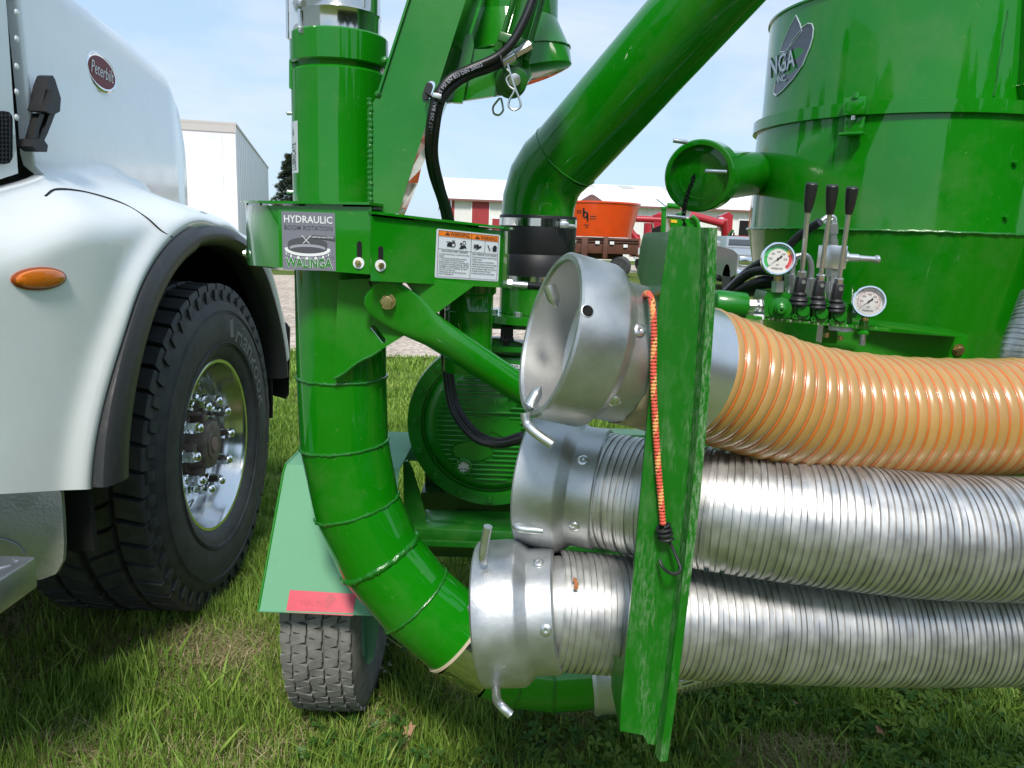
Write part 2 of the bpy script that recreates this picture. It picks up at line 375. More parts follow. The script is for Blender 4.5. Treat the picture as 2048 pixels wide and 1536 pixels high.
def gravel_mat():
    mt = bpy.data.materials.new('gravel'); mt.use_nodes = True; t = mt.node_tree; p = t.nodes['Principled BSDF']; l = t.links.new
    tcn = N(t, 'ShaderNodeTexCoord'); p.inputs['Roughness'].default_value = .9
    v = N(t, 'ShaderNodeTexVoronoi'); v.inputs['Scale'].default_value = 22; l(tcn.outputs['Object'], v.inputs[0])
    a = N(t, 'ShaderNodeTexNoise'); a.inputs['Scale'].default_value = 1.5; a.inputs['Detail'].default_value = 10; l(tcn.outputs['Object'], a.inputs[0])
    c1 = N(t, 'ShaderNodeValToRGB'); e = c1.color_ramp.elements; e[0].position = .3; e[0].color = (.42, .335, .265, 1); e[1].position = .75; e[1].color = (.62, .52, .43, 1); l(a.outputs[0], c1.inputs[0])
    mr = N(t, 'ShaderNodeMapRange'); mr.inputs[3].default_value = .55; mr.inputs[4].default_value = 1.35; l(v.outputs['Color'], mr.inputs[0])
    s_ = N(t, 'ShaderNodeVectorMath', operation='SCALE'); l(c1.outputs[0], s_.inputs[0]); l(mr.outputs[0], s_.inputs['Scale']); l(s_.outputs[0], p.inputs['Base Color'])
    bp = N(t, 'ShaderNodeBump'); bp.inputs['Strength'].default_value = .7; bp.inputs['Distance'].default_value = .03; l(v.outputs['Distance'], bp.inputs['Height']); l(bp.outputs[0], p.inputs['Normal'])
    return mt
M['soil'] = ground_mat(); M['gravel'] = gravel_mat()
g = MB(); n = 60; R_ = 900.0
ctr = [0, 1.2, 1.8, 2.4, 3.2, 4.5, 7, 11, 18, 30, 60, 120, 300, R_]
vs = [(0, 0, 0)]; fs = []
def ghz(x, y): return .012 * math.sin(3.1 * x + 1.3) * math.sin(2.7 * y) * max(0, 1 - math.hypot(x, y) / 8)
for r_ in ctr[1:]:
    for j in range(n): a = 2 * math.pi * j / n; vs.append((r_ * math.cos(a), r_ * math.sin(a), ghz(r_ * math.cos(a), r_ * math.sin(a)) - .006))
for j in range(n): fs.append((0, 1 + j, 1 + (j + 1) % n))
for i in range(len(ctr) - 2):
    for j in range(n): fs.append((1 + i * n + j, 1 + (i + 1) * n + j, 1 + (i + 1) * n + (j + 1) % n, 1 + i * n + (j + 1) % n))
g.add(vs, fs); o = g.build('ground', M['soil'], smooth=60); tag(o, 'rough lawn ground under the truck and machine', kind='structure')
g = MB(); edge = []
P_near = [(x, 8.05 + .12 * math.sin(x * 1.7) + .08 * math.sin(x * 5.1)) for x in lin(-70, 2.2, 120)]
P_far = [(x, 21.0 + .4 * math.sin(x * .9)) for x in lin(2.2, -70, 60)]
g.prism([P_near + P_far], lambda u, v, w: Vector((u, v, w + .006)), .006)
P2n = [(x, 31 + .3 * math.sin(x)) for x in lin(2.5, 60, 40)]; P2f = [(x, 39.5) for x in lin(60, 2.5, 4)]
g.prism([P2n + P2f], lambda u, v, w: Vector((u, v, w + .006)), .006)
o = g.build('gravel_yard', M['gravel'], smooth=0); tag(o, 'pale gravel yard beyond the lawn', kind='structure')
# ================================================================== the white truck (faces away, its right side towards us)
truck = thing('semi_truck', (-1.6, 2.5, 0), 'white semi truck with red oval hood badge, amber marker lamp and chrome lug nuts', 'truck')
AY, AZ = 2.50, .62; WY, WZ, WR = 2.565, .555, .55
def sm(t): t = max(0., min(1., t)); return t * t * (3 - 2 * t)
def lerpT(x, T):
    if x <= T[0][0]: return T[0][1]
    for (a, p), (b, q) in zip(T, T[1:]):
        if x <= b: k = (x - a) / (b - a); k = k * k * (3 - 2 * k); return p + (q - p) * k
    return T[-1][1]
def Xh(Y): return -1.135 - .26 * (Y - 1.85) / 1.55 - .03 * sm((Y - 3.1) / .3)
ZT = [(1.0, 1.26), (1.5, 1.34), (1.86, 1.43), (2.3, 1.45), (2.6, 1.42), (2.9, 1.35), (3.1, 1.25), (3.25, 1.08), (3.4, .9)]
def r_out(a): return lerpT(a, [(0, .76), (40, .72), (90, .675), (140, .71), (180, .755)])
def r_in(a): return lerpT(a, [(0, .70), (40, .66), (90, .612), (140, .625), (180, .64)])
def Xs(Y, z):
    xf = -.985 - .19 * sm((1.92 - Y) / .95)
    d = math.hypot(Y - AY, z - AZ); a = math.degrees(math.atan2(z - AZ, Y - AY)); ro = r_out(max(0, min(180, a)))
    xf += .022 * math.exp(-((d - ro - .03) / .035) ** 2)
    w = lerpT(Y, [(1.0, .20), (1.9, .19), (2.5, .15), (3.0, .13), (3.4, .15)])
    t = (lerpT(Y, ZT) + .01 - z) / w
    s_ = sm(t); s_ = 1 - (1 - s_) ** 1.35
    xh = Xh(max(Y, 1.85)) - .02 * sm((z - 1.5) / .5)
    return xh + (xf - xh) * s_
def hit_truck(px, py, off=0.0):
    d = ray(px, py); t = .8; st = .004
    while t < 6:
        p = CC + d * t
        if p.x <= Xs(p.y, p.z): return Vector((Xs(p.y, p.z) + off, p.y, p.z))
        t += st
    return CC + d * 3
ST = [(176, 1.02, .872), (170, 1.02, .95), (160, 1.02, 1.06), (150, 1.02, 1.15), (140, 1.44, 1.285), (128, 1.865, 1.395), (116, 1.872, 1.6), (106, 1.885, 1.80), (98, 1.90, 1.835),
      (88, 2.3, 1.83), (78, 2.7, 1.825), (68, 3.1, 1.80), (58, 3.30, 1.74), (50, 3.365, 1.62), (42, 3.37, 1.45), (32, 3.36, 1.2), (20, 3.35, 1.0), (8, 3.33, .80)]
st = []
for (a, b) in zip(ST, ST[1:]):
    for k in range(8):
        t = k / 8; st.append(tuple(a[i] + (b[i] - a[i]) * t for i in range(3)))
st.append(ST[-1])
def smooth_idx(i): return i / 8.0
hd = MB(); rows = []
NR = 44
ob = [(s_[1], s_[2]) for s_ in st]
for i, s_ in enumerate(st):
    a = math.radians(s_[0]); ro = r_out(s_[0]); iy, iz = AY + ro * math.cos(a), AZ + ro * math.sin(a)
    row = []
    for k in range(NR + 1):
        t = (k / NR) ** 1.25; y = iy + (s_[1] - iy) * t; z = iz + (s_[2] - iz) * t; row.append(Vector((Xs(y, z), y, z)))
    p0 = ob[max(i - 1, 0)]; p1 = ob[min(i + 1, len(ob) - 1)]; tx, tz = p1[0] - p0[0], p1[1] - p0[1]; L_ = math.hypot(tx, tz); ny, nz_ = -tz / L_, tx / L_
    q = smooth_idx(i); rr = .095 if 8 <= q <= 14.5 else (.06 if q > 14.5 else .008)
    if 7 < q < 8: rr = .008 + (.087) * (q - 7)
    if ny == 0 and nz_ == 0: nz_ = 1
    B = row[-1]
    for k in range(1, 7):
        th = math.pi / 2 * k / 6; row.append(Vector((B.x - rr * (1 - math.cos(th)), B.y + ny * rr * math.sin(th), B.z + nz_ * rr * math.sin(th))))
    e = row[-1]; xe = -2.45 if 7.9 <= q <= 14.5 else (e.x - .02 if q < 7.9 else e.x - .12)
    for k in (1, 2, 3): row.append(Vector((e.x + (xe - e.x) * k / 3, e.y, e.z + (.02 * math.sin(k / 3 * 1.5) if 8 <= q <= 12 else 0))))
    # turn the wheel-arch lip inwards
    I = row[0]; row = [Vector((I.x - .05, I.y, I.z))] + row
    rows.append(row)
hd.loft(rows, cap=False, closed=False)
hood = hd.build('hood', M['white'], truck, smooth=50)
# fender split line, hood shut line
ln = MB(); pts = [hit_truck(*p, .0005) for p in ((88, 392), (112, 378), (170, 384), (240, 405), (290, 434), (322, 462), (343, 474))]
ln.sweep(catmull(pts, 6), .0022, 8); ln.build('fender_seam', M['dark'], hood)
# cab panel with rivets and vent
cb = MB(); CX = -1.128
cabp = [(.6, 1.03), (1.0, 1.165), (1.44, 1.305), (1.785, 1.398), (1.795, 1.8), (1.806, 2.5), (.6, 2.5)]
cb.prism([cabp], lambda u, v, w: Vector((CX - w, u, v)), .9); cab = cb.build('cab_panel', M['white'], truck, smooth=0)
gp = MB(); gp.prism([[(1.83, 1.36), (1.95, 1.40), (1.95, 2.45), (1.83, 2.45)]], lambda u, v, w: Vector((CX - .05 - w, u, v)), .3)
gp.build('shut_line_seal', M['black'], truck, smooth=0)
for py in (25, 78, 133, 184, 235, 252 + 18, 306):
    rv = MB(); c = atX(33 - (8 if py in (270, 306) else 0), py, CX); rv.lathe([(0, .0075), (.002, .0065), (.0035, .003), (.0038, 0)], c, (1, 0, 0), 12); rv.build('rivet', M['white'], cab)
vent = MB(); pv = lambda u, v, w: atX(u, v, CX + .002) + Vector((w, 0, 0))
vent.prism([rrect(-60, 222, 22, 328, 16)], pv, .004); vg = vent.build('vent_grille', M['dark'], cab, smooth=0)
vb = MB()
for k in range(12): y = 230 + k * 8.4; vb.bar(atX(-50, y, CX + .008), atX(20, y + .6, CX + .008), .002, .0025)
for k in range(9): x = -42 + k * 7.5; vb.bar(atX(x, 224, CX + .0095), atX(x + 1, 326, CX + .0095), .0018, .0018)
vb.build('vent_wires', M['blackp'], vg, smooth=0)
# rubber hood latch
lt = MB(); c0 = atX(60, 225, Xh(1.95) + .02); LX = c0.x
pl = lambda u, v, w: atX(u, v, LX) + Vector((w, 0, 0))
lt.prism([[(74, 152), (80, 150), (85, 158), (97, 196), (95, 222), (84, 228), (56, 222), (66, 172)]], pl, .03)
lt.prism([[(67, 186), (71, 178), (62, 224), (54, 221)]], pl, .042)
lt.prism([[(64, 226), (74, 228), (62, 262), (66, 286), (50, 292), (50, 276)]], pl, .018)
lt.prism([[(80, 228), (92, 228), (76, 268), (66, 288), (60, 284), (68, 262)]], pl, .022)
lt.prism([[(36, 278), (56, 276), (66, 290), (64, 303), (48, 303), (34, 292)]], pl, .035)
lt.build('hood_latch', M['blackp'], truck, smooth=25)
# badge
bh = hit_truck(195, 145); bx = bh.x + .006
bd = MB(); e2 = lambda r_, ry, w: [Vector((bx + w, bh.y + r_ * math.cos(t), bh.z + ry * math.sin(t) - .09 * r_ * math.cos(t))) for t in lin(0, 2 * math.pi, 48, endpoint=False)]
bd.mat(0).loft([e2(.083, .052, -.012), e2(.083, .052, .004), e2(.078, .047, .007), e2(.074, .043, .006)], cap=True)
bd.mat(1).loft([e2(.0735, .0425, .0055), e2(.072, .041, .0068), e2(.001, .001, .0068)], cap=False)
bd.mat(2).text('Peterbilt', lambda u, v: Vector((bx + .0085, bh.y + u + .22 * (v - .016), bh.z + v - .014 - .10 * u)), .034, .118)
bd.build('badge', [M['chrome'], M['badge'], M['w']], truck)
# marker lamp
lh = hit_truck(78, 557); lx = lh.x
lm = MB(); e3 = lambda r_, ry, w: [Vector((Xs(lh.y + r_ * math.cos(t), lh.z + ry * math.sin(t)) + w * .75, lh.y + r_ * math.cos(t) - w * .25, lh.z + ry * math.sin(t))) for t in lin(0, 2 * math.pi, 40, endpoint=False)]
lm.mat(0).loft([e3(.070, .0245, -.02), e3(.070, .0245, .004), e3(.064, .021, .008)], cap=False)
lm.mat(1).loft([e3(.0635, .0205, .008), e3(.058, .018, .013), e3(.040, .012, .016), e3(.001, .001, .0168)], cap=False)
for k in range(9):
    y = lh.y - .045 + .011 * k; xx = Xs(y, lh.z) + .010; lm.mat(1).bar((xx, y - .003, lh.z - .009), (xx, y - .003, lh.z + .009), .0015, .003)
lm.build('marker_lamp', [M['amberd'], M['amber']], truck)
# black wheel-arch flares in two pieces
for nm, a0, a1, dx in (('rear', 175.5, 105, .012), ('front', 106, 4, 0.0)):
    fl = MB(); rg = []
    for a in lin(a0, a1, 40):
        c, s_ = math.cos(math.radians(a)), math.sin(math.radians(a)); ri, ro = r_in(a), r_out(a) + .012
        if nm == 'front': ro -= .012
        pr = [(ri, -.075), (ri, -.02), (ri + .006, .0), (ri + .02, .012), ((ri + ro) / 2, .018), (ro - .012, .014), (ro, .004), (ro, -.03), (ro - .004, -.075)]
        rg.append([Vector((-.975 + dx + x, AY + r_ * c, AZ + r_ * s_)) for r_, x in pr])
    fl.loft(rg); fl.build('fender_flare', M['flare'], truck, smooth=40)
# dark wheel housing
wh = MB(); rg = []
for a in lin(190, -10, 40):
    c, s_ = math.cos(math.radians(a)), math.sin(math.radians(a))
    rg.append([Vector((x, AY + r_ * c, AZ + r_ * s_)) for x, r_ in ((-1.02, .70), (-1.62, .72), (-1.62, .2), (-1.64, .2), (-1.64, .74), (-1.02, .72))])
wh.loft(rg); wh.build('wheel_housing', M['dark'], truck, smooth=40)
eb = MB(); eb.box((-2.0, 2.6, .85), (.7, 1.4, .9)); eb.box((-1.9, 2.2, .5), (.12, 3.2, .22)); eb.cyl((-1.35, WY, WZ), (-2.2, WY, WZ - .02), .07); eb.build('chassis', M['dark'], truck)
# wheel
wl = bpy.data.objects.new('wheel', None); COL.objects.link(wl); wl.parent = truck
TX = -1.20
ty = MB()
sw = [(.175, .285), (.195, .30), (.208, .33), (.216, .375), (.2175, .42), (.213, .465), (.205, .49), (.203, .494), (.199, .497), (.192, .515), (.184, .527), (.172, .532)]
prof = [(-x, r_) for x, r_ in sw] + [(x, r_) for x, r_ in reversed(sw)]
ty.lathe(prof, (TX, WY, WZ), (1, 0, 0), 96)
for r_ in (.345, .352, .455, .462): ty.lathe([(.2165 - abs(r_ - .40) * .06 + .0, r_ - .0015), (.2195 - abs(r_ - .40) * .06, r_), (.2165 - abs(r_ - .40) * .06, r_ + .0015)], (TX, WY, WZ), (1, 0, 0), 80)
def tread_block(mb, x0, x1, a0, a1, r0, r1, skew, cx, cy, cz, ch=.004, sub=2, zig=0.0):
    rg = []
    for k in range(sub + 1):
        t = k / sub
        rowp = []
        for (x, r_, e) in ((x0, r0, 0), (x0 + ch * .2, r1 - ch, 0), (x0 + ch, r1, 1), (x1 - ch, r1, 1), (x1 - ch * .2, r1 - ch, 0), (x1, r0, 0)):
            aa = a0 + (a1 - a0) * t + skew * (x - (x0 + x1) / 2)
            if e and k in (0, sub): aa += (ch / r1) * (1 if k == 0 else -1)
            rowp.append(Vector((cx + x, cy + math.cos(aa) * r_, cz + math.sin(aa) * r_)))
        rg.append(rowp)
    mb.loft(rg)
NB = 46
for i in range(NB):
    a = 2 * math.pi * i / NB; d = 2 * math.pi / NB
    for sx in (1, -1):
        x0, x1 = (.112, .196) if sx > 0 else (-.196, -.112)
        tread_block(ty, x0, x1, a + d * .06, a + d * .94, .515, .553, .35 * sx, TX, WY, WZ)
        x0, x1 = (.012, .100) if sx > 0 else (-.100, -.012)
        tread_block(ty, x0, x1, a + d * (.55 if sx > 0 else .1), a + d * (1.46 if sx > 0 else 1.0), .52, .556, -.9 * sx, TX, WY, WZ)
    # shoulder lugs on the sidewall edge
    tread_block(ty, .190, .2035, a + d * .1, a + d * .55, .49, .532, 0, TX, WY, WZ, .003)
ty.build('tyre', M['tyre'], wl, smooth=40)
lt2 = MB()
def arc_text(mb, txt, r0, size, a_mid, span, sgn=-1, xo=.2185, bold=.012):
    vs_, fs_ = text2d(txt, bold); x0, x1 = min(v[0] for v in vs_), max(v[0] for v in vs_)
    out = []
    for v in vs_:
        u = (v[0] - x0) / (x1 - x0) - .5; a = math.radians(a_mid + sgn * u * span); r_ = r0 + v[1] * size
        out.append(Vector((TX + xo - abs(r_ - .40) * .07, WY + math.cos(a) * r_, WZ + math.sin(a) * r_)))
    mb.add(out, fs_)
arc_text(lt2, 'Hankook', .366, .072, 38, 62)
lt2.build('sidewall_lettering', M['tyre_let'], wl, smooth=0); lt2 = MB()
lt2.add([Vector((TX + .2175, WY + math.cos(math.radians(a)) * r_, WZ + math.sin(math.radians(a)) * r_)) for r_, a in ((.372, 77), (.43, 79), (.44, 75), (.40, 73.5), (.38, 71.5))], [(0, 1, 2, 3, 4)])
lt2.build('sidewall_mark', M['tyre_let'], wl, smooth=0)
rm = MB()
rm.lathe([(.17, .298), (.186, .300), (.192, .294), (.190, .284), (.176, .277), (.150, .272), (.135, .262), (.10, .255), (.075, .249), (.066, .240), (.075, .225), (.094, .205), (.104, .185), (.106, .150), (.104, .122), (.098, .112)], (TX, WY, WZ), (1, 0, 0), 96)
rm.build('rim', M['alupol'], wl, smooth=40)
for k in range(10):
    a = 2 * math.pi * k / 10 + .31; hh = MB(); c = Vector((TX + .0885, WY + .217 * math.cos(a), WZ + .217 * math.sin(a))); nrm = Vector((.9, -.42 * math.cos(a) * -1, -.42 * math.sin(a) * -1)).normalized()
    hh.mat(0).lathe([(.0, .019), (.004, .0185), (.004, .0165), (-.001, .016)], c, nrm, 20); hh.mat(1).lathe([(.0012, .0164), (.0012, 0)], c, nrm, 20)
    hh.build('hand_hole', [M['alupol'], M['dark']], wl)
    a = 2 * math.pi * k / 10; c = Vector((TX + .104, WY + .152 * math.cos(a), WZ + .152 * math.sin(a))); X1 = Vector((1, 0, 0))
    ng = MB(); ng.lathe([(0, .027), (.008, .027), (.015, .021), (.018, .021), (.026, .024), (.034, .022), (.038, .019)], c, X1, 20)
    ng.cyl(c + X1 * .034, c + X1 * .070, .0205, 6); ng.lathe([(.070, .018), (.076, .0185), (.086, .014), (.090, .007), (.091, 0)], c, X1, 16)
    ng.build('lug_nut', M['chrome'], wl, smooth=32)
hb = MB(); hb.lathe([(.06, .112), (.112, .110), (.118, .104), (.118, .09), (.16, .084), (.172, .080), (.176, .07), (.176, .05), (.180, .048), (.180, 0)], (TX, WY, WZ), (1, 0, 0), 40)
for k in range(5):
    a = 2 * math.pi * k / 5 + .5; hb.box((TX + .135, WY + .097 * math.cos(a), WZ + .097 * math.sin(a)), (.045, .03, .03), Matrix.Rotation(a, 3, 'X'), .004)
hb.build('hub', M['hub'], wl); hc = MB(); hc.lathe([(.18, .026), (.185, .024), (.186, 0)], (TX, WY, WZ), (1, 0, 0), 24); hc.build('hub_cap', mat('hub_cap_clay', (.32, .20, .17), .6), wl)
# quarter panel, step and far mudflap
qp = MB(); QY = 1.70
out = [(-150, 976), (112, 972), (122, 985), (126, 1040), (128, 1090), (126, 1122), (112, 1148), (80, 1160), (-150, 1160)]
qp.prism([out], lambda u, v, w: at(u, v, QY) + Vector((0, w, 0)), .012)
rgp = [(-10, 1078), (12, 1080), (34, 1090), (48, 1108)]
qp.sweep(catmull([at(a, b, QY - .002) for a, b in rgp], 5), .003, 8)
M['quarter'] = mat('textured_aluminium', (.44, .45, .47), .45, metal=.75, bump=.7, bscale=110, dirt=(.18, .17, .15), dscale=10, damt=.6, dpos=(.5, .72))
qp.build('quarter_panel', M['quarter'], truck, smooth=30)
sp = MB(); a = at(72, 1112, 1.52); zt = a.z; sx = a.x
sp.box((sx - .35, 1.385, zt - .035), (.70, .27, .07), None, .006)
for i in range(7):
    for j in range(7):
        p = Vector((sx - .03 - i * .035, 1.50 - j * .035 - (.017 if i % 2 else 0), zt + .0005)); an = .7 if (i + j) % 2 else -.7
        sp.box(p, (.022, .006, .004), Matrix.Rotation(an, 3, 'Z'), .0018)
sp.build('step', mat('step_aluminium', (.55, .57, .60), .35, metal=.9, var=.15, vscale=20, bump=.15, bscale=150), truck)
mf = MB(); mf.prism([[(470, 628), (556, 640), (572, 646), (579, 656), (577, 790), (571, 798), (470, 770)]], lambda u, v, w: at(u, v, 3.28) + Vector((0, w, 0)), .012)
mf.build('mudflap', M['flap'], truck, smooth=30)
# ================================================================== the green grain vac
vac = thing('grain_vac', (.5, 2.0, 0), 'green grain vacuum machine with tank, boom pipe, blower and hydraulic levers', 'grain vac')
YP = 1.58; PR = .0918
def pxY(Y): return lambda u, v, w: at(u, v, Y) + Vector((0, w, 0))
def plane_hit(px, py, p0, nrm):
    d = ray(px, py); return CC + d * ((p0 - CC).dot(nrm) / d.dot(nrm))
def vplane(A, B): return Vector((B.y - A.y, -(B.x - A.x), 0)).normalized()
def mitre_rings(P, r, n=44):
    P = [Vector(p) for p in P]; rings = []; a = None
    for i, p in enumerate(P):
        d0 = (p - P[i - 1]).normalized() if i else (P[1] - p).normalized()
        d1 = (P[i + 1] - p).normalized() if i < len(P) - 1 else d0
        nn = (d0 + d1).normalized()
        if a is None: _, a, b = frame(d0, Vector((0, 1, .01)))
        else: a = (a - d0 * a.dot(d0)).normalized()
        b = d0.cross(a)
        ring = []
        for j in range(n):
            t = 2 * math.pi * j / n; q = p + (a * math.cos(t) + b * math.sin(t)) * r
            q = q - d0 * ((q - p).dot(nn) / d0.dot(nn)); ring.append(q)
        rings.append(ring); a = (a - d1 * a.dot(d1)).normalized()
    return rings
def weld(mb, ring, r=.0035, seed=1, part=(0, 1)):
    rs = random.Random(seed); k = len(ring); c = sum(ring, Vector()) / k
    Q = []
    for i in range(k):
        for s_ in (0, .5):
            p = ring[i].lerp(ring[(i + 1) % k], s_); Q.append(c + (p - c) * 1.006 + Vector((rs.uniform(-1, 1), rs.uniform(-1, 1), rs.uniform(-1, 1))) * r * .28)
    rr = [r * rs.uniform(.75, 1.2) for _ in Q]
    mb.sweep(Q, rr, 8, closed=True)
def bolt(parent, c, nrm, r, h, m_, washer=None, name='bolt', wm=None):
    nrm = Vector(nrm).normalized(); c = Vector(c); b = MB()
    if washer: b.mat(1).cyl(c, c + nrm * .0015, washer, 24)
    b.mat(0).cyl(c + nrm * .001, c + nrm * h, r, 6); b.lathe([(h, r * .8), (h + .0008, r * .72), (h + .001, 0)], c, nrm, 18)
    return b.build(name, [m_, wm or M['zinc']], parent, smooth=25)
CAMW = Vector((0, -1, 0))
# ---- lower discharge pipe, a chain of mitred rings
P = [at(684, 420, YP)] + [at(*p, YP) for p in ((684, 752), (689, 886), (714, 1012), (760, 1112), (831, 1199), (916, 1270))]
P[0].x = P[1].x
rings = mitre_rings(P, PR)
mb = MB()
for a, b in zip(rings, rings[1:]): mb.loft([[p.copy() for p in a], [p.copy() for p in b]], cap=False)
dp = mb.build('discharge_pipe', M['green'], vac)
for i, r_ in enumerate(rings[1:-1]):
    w = MB(); weld(w, r_, .0062 if i == 3 else .0032, i + 3); w.build('weld_bead', M['green_weld'], dp)
d6 = (P[-1] - P[-2]).normalized()
gk = MB(); gk.lathe([(-.002, PR), (-.002, PR + .004), (.004, PR + .004), (.004, PR)], P[-1], d6, 44); gk.build('gasket', M['cream'], dp)
P2 = [P[-1] + d6 * .003] + [at(*p, YP) for p in ((984, 1311), (1040, 1331))]
r2 = mitre_rings(P2, PR * .985); mb = MB()
for a, b in zip(r2[:1], r2[1:2]): mb.loft([[p.copy() for p in a], [p.copy() for p in b]], cap=False)
mb.build('sight_tube', M['steel'], dp)
P3 = [P2[1], P2[2]] + [at(*p, YP) for p in ((1105, 1338), (1182, 1332))]
r3 = mitre_rings(P3, PR); mb = MB()
for a, b in zip(r3, r3[1:]): mb.loft([[p.copy() for p in a], [p.copy() for p in b]], cap=False)
eb = mb.build('outlet_elbow', M['green'], vac)
for i, r_ in enumerate(r3[1:-1]): w = MB(); weld(w, r_, .0028, i + 23); w.build('weld_bead', M['green_weld'], eb)
dE = (P3[-1] - P3[-2]).normalized(); cl = MB()
cl.lathe([(-.004, PR), (-.004, PR + .012), (.004, PR + .014), (.012, PR + .010), (.05, PR + .012), (.052, PR + .004), (.052, 0)], P3[-1], dE, 44); cl.build('outlet_clamp', M['alu'], vac)
# ---- upper pipe through the guard
ax = Vector((P[1].x, YP, 0)); zz = lambda py: at(682, py, YP).z
up = MB(); z0, z1 = zz(415), zz(148); up.lathe([(z0, PR), (z1 - .004, PR), (z1, PR - .003), (z1, PR - .012), (z1 + .03, PR - .012)], ax, (0, 0, 1), 56)
z2, z3 = zz(138), zz(76)
up.lathe([(z2 - .02, PR - .012), (z2, PR - .008), (z2, PR - .001), (z2 + .003, PR + .0015), (z3 - .003, PR + .0015), (z3, PR - .001), (z3, PR - .012)], ax, (0, 0, 1), 56)
upo = up.build('boom_post', M['green'], vac)
ss = MB(); zb = zz(34); ss.lathe([(z3 - .01, .078), (z3 + .004, .078), (zb - .006, .078), (zb, .0805), (zb + .006, .078), (zz(-130), .078)], ax, (0, 0, 1), 56); ss.build('stainless_tube', M['steel'], vac)
cp = MB()
a = at(578, 85, 1.56); cp.bar(at(580, -60, 1.56), at(582, 82, 1.56), .05, .004, Vector((1, 0, 0))); cp.bar(at(604, -60, 1.55), at(606, 76, 1.55), .05, .004, Vector((1, 0, 0)))
cp.mat(1).bar(at(592, -60, 1.53), at(594, 78, 1.53), .028, .003, Vector((0, 1, 0)))
clo = cp.build('tube_clamp', [M['steel'], M['zinc']], vac)
for py in (8, 62): bolt(clo, at(597, py, 1.528), (-.3, -1, 0), .009, .007, M['zinc'], .013); s_ = MB(); s_.cyl(at(597, py, 1.523), at(607, py - 1, 1.50), .0055, 14); s_.build('bolt_shank', M['zinc'], clo)
tb = MB(); tb.prism([rrect(578, 117, 602, 178, 4)], pxY(1.54), .02); tb.prism([[(588, 172), (600, 172), (598, 186), (592, 185)]], pxY(1.54), .015); tb.build('stop_tab', M['green'], upo, smooth=30)
for py in (227, 384):
    q = MB(); c = at(590, py, 1.58); q.cyl(c, c + Vector((-.012, -.001, 0)), .0035, 12); q.ball(c + Vector((-.013, -.001, 0)), .0042); q.build('grease_nipple', M['zinc'], upo)
st = MB(); aa = math.radians(-165); cyl_pt = lambda ang, z, o=.0: Vector((ax.x + (PR + o) * math.cos(ang), YP + (PR + o) * math.sin(ang), z))
zt_, zb_ = zz(253), zz(353)
A0, A1 = math.radians(199), math.radians(225)
for i in range(3):
    b0, b1 = A0 + (A1 - A0) * i / 3, A0 + (A1 - A0) * (i + 1) / 3
    st.mat(0).add([cyl_pt(b0, zb_, .0006), cyl_pt(b1, zb_, .0006), cyl_pt(b1, zt_, .0006), cyl_pt(b0, zt_, .0006)], [(0, 1, 2, 3)])
st.mat(1).text('LUBRICATE', lambda u, v: cyl_pt(A0 + (A1 - A0) * (.8 - .55 * v / .012), zb_ + .006 + u, .0012), .012, .05, align='LEFT')
st.add([cyl_pt(A0 + (A1 - A0) * .5 + dx, z, .0012) for dx, z in ((-.03, zt_ - .025), (.03, zt_ - .025), (0, zt_ - .008))], [(0, 1, 2)])
st.build('lubricate_sticker', [M['lbl'], M['ink']], upo, smooth=0)
# ---- boom pivot plate (box section), welded to the post
BY = 1.478
pb = MB(); poly = [(740, 434), (740, 214), (757, 188), (817, 0), (840, -72), (956, -72), (931, 0), (794, 427)]
pb.prism([poly, slot2(858, 180, 40, 17, math.radians(110))], pxY(BY), .006)
bo = pb.build('boom_plate', M['green'], vac, smooth=20)
side = MB(); A_ = at(794, 427, BY); B_ = at(956, -72, BY)
fq = [(794, 427, 808, 432), (814, 366, 836, 366), (823, 338, 842, 338), (865, 205, 896, 205), (931, 0, 959, 2), (956, -72, 985, -72)]
side.loft([[at(a_, b_, BY + .004), at(c_, d_, BY + .2)] for a_, b_, c_, d_ in fq], cap=False, closed=False)
side.add([at(740, 434, BY + .006), at(794, 427, BY + .006), at(812, 420, BY + .15), at(745, 430, BY + .15)], [(0, 1, 2, 3)])
side.build('side_flange', M['green'], bo, smooth=0)
e1 = MB(); e1.bar(at(757, 188, BY - .002), at(842, -76, BY - .002), .004, .01, Vector((0, 1, 0))); e1.bar(at(794, 427, BY - .001), at(952, -72, BY - .001), .004, .006, Vector((0, 1, 0))); e1.build('plate_edge', M['green'], bo)
w = MB(); rs = random.Random(4); Q = [at(740 + rs.uniform(-1, 1), py, BY - .001) for py in lin(196, 416, 70)]; w.sweep(Q, [.0052 * (1 + .16 * math.sin(i * 1.9)) for i in range(len(Q))], 8); w.build('weld_bead', M['green_weld'], bo)
for (x, y) in ((770, 122), (757, 190)): q = MB(); q.ball(at(x, y, BY + .004), .008); q.build('weld_tack', M['green_weld'], bo)
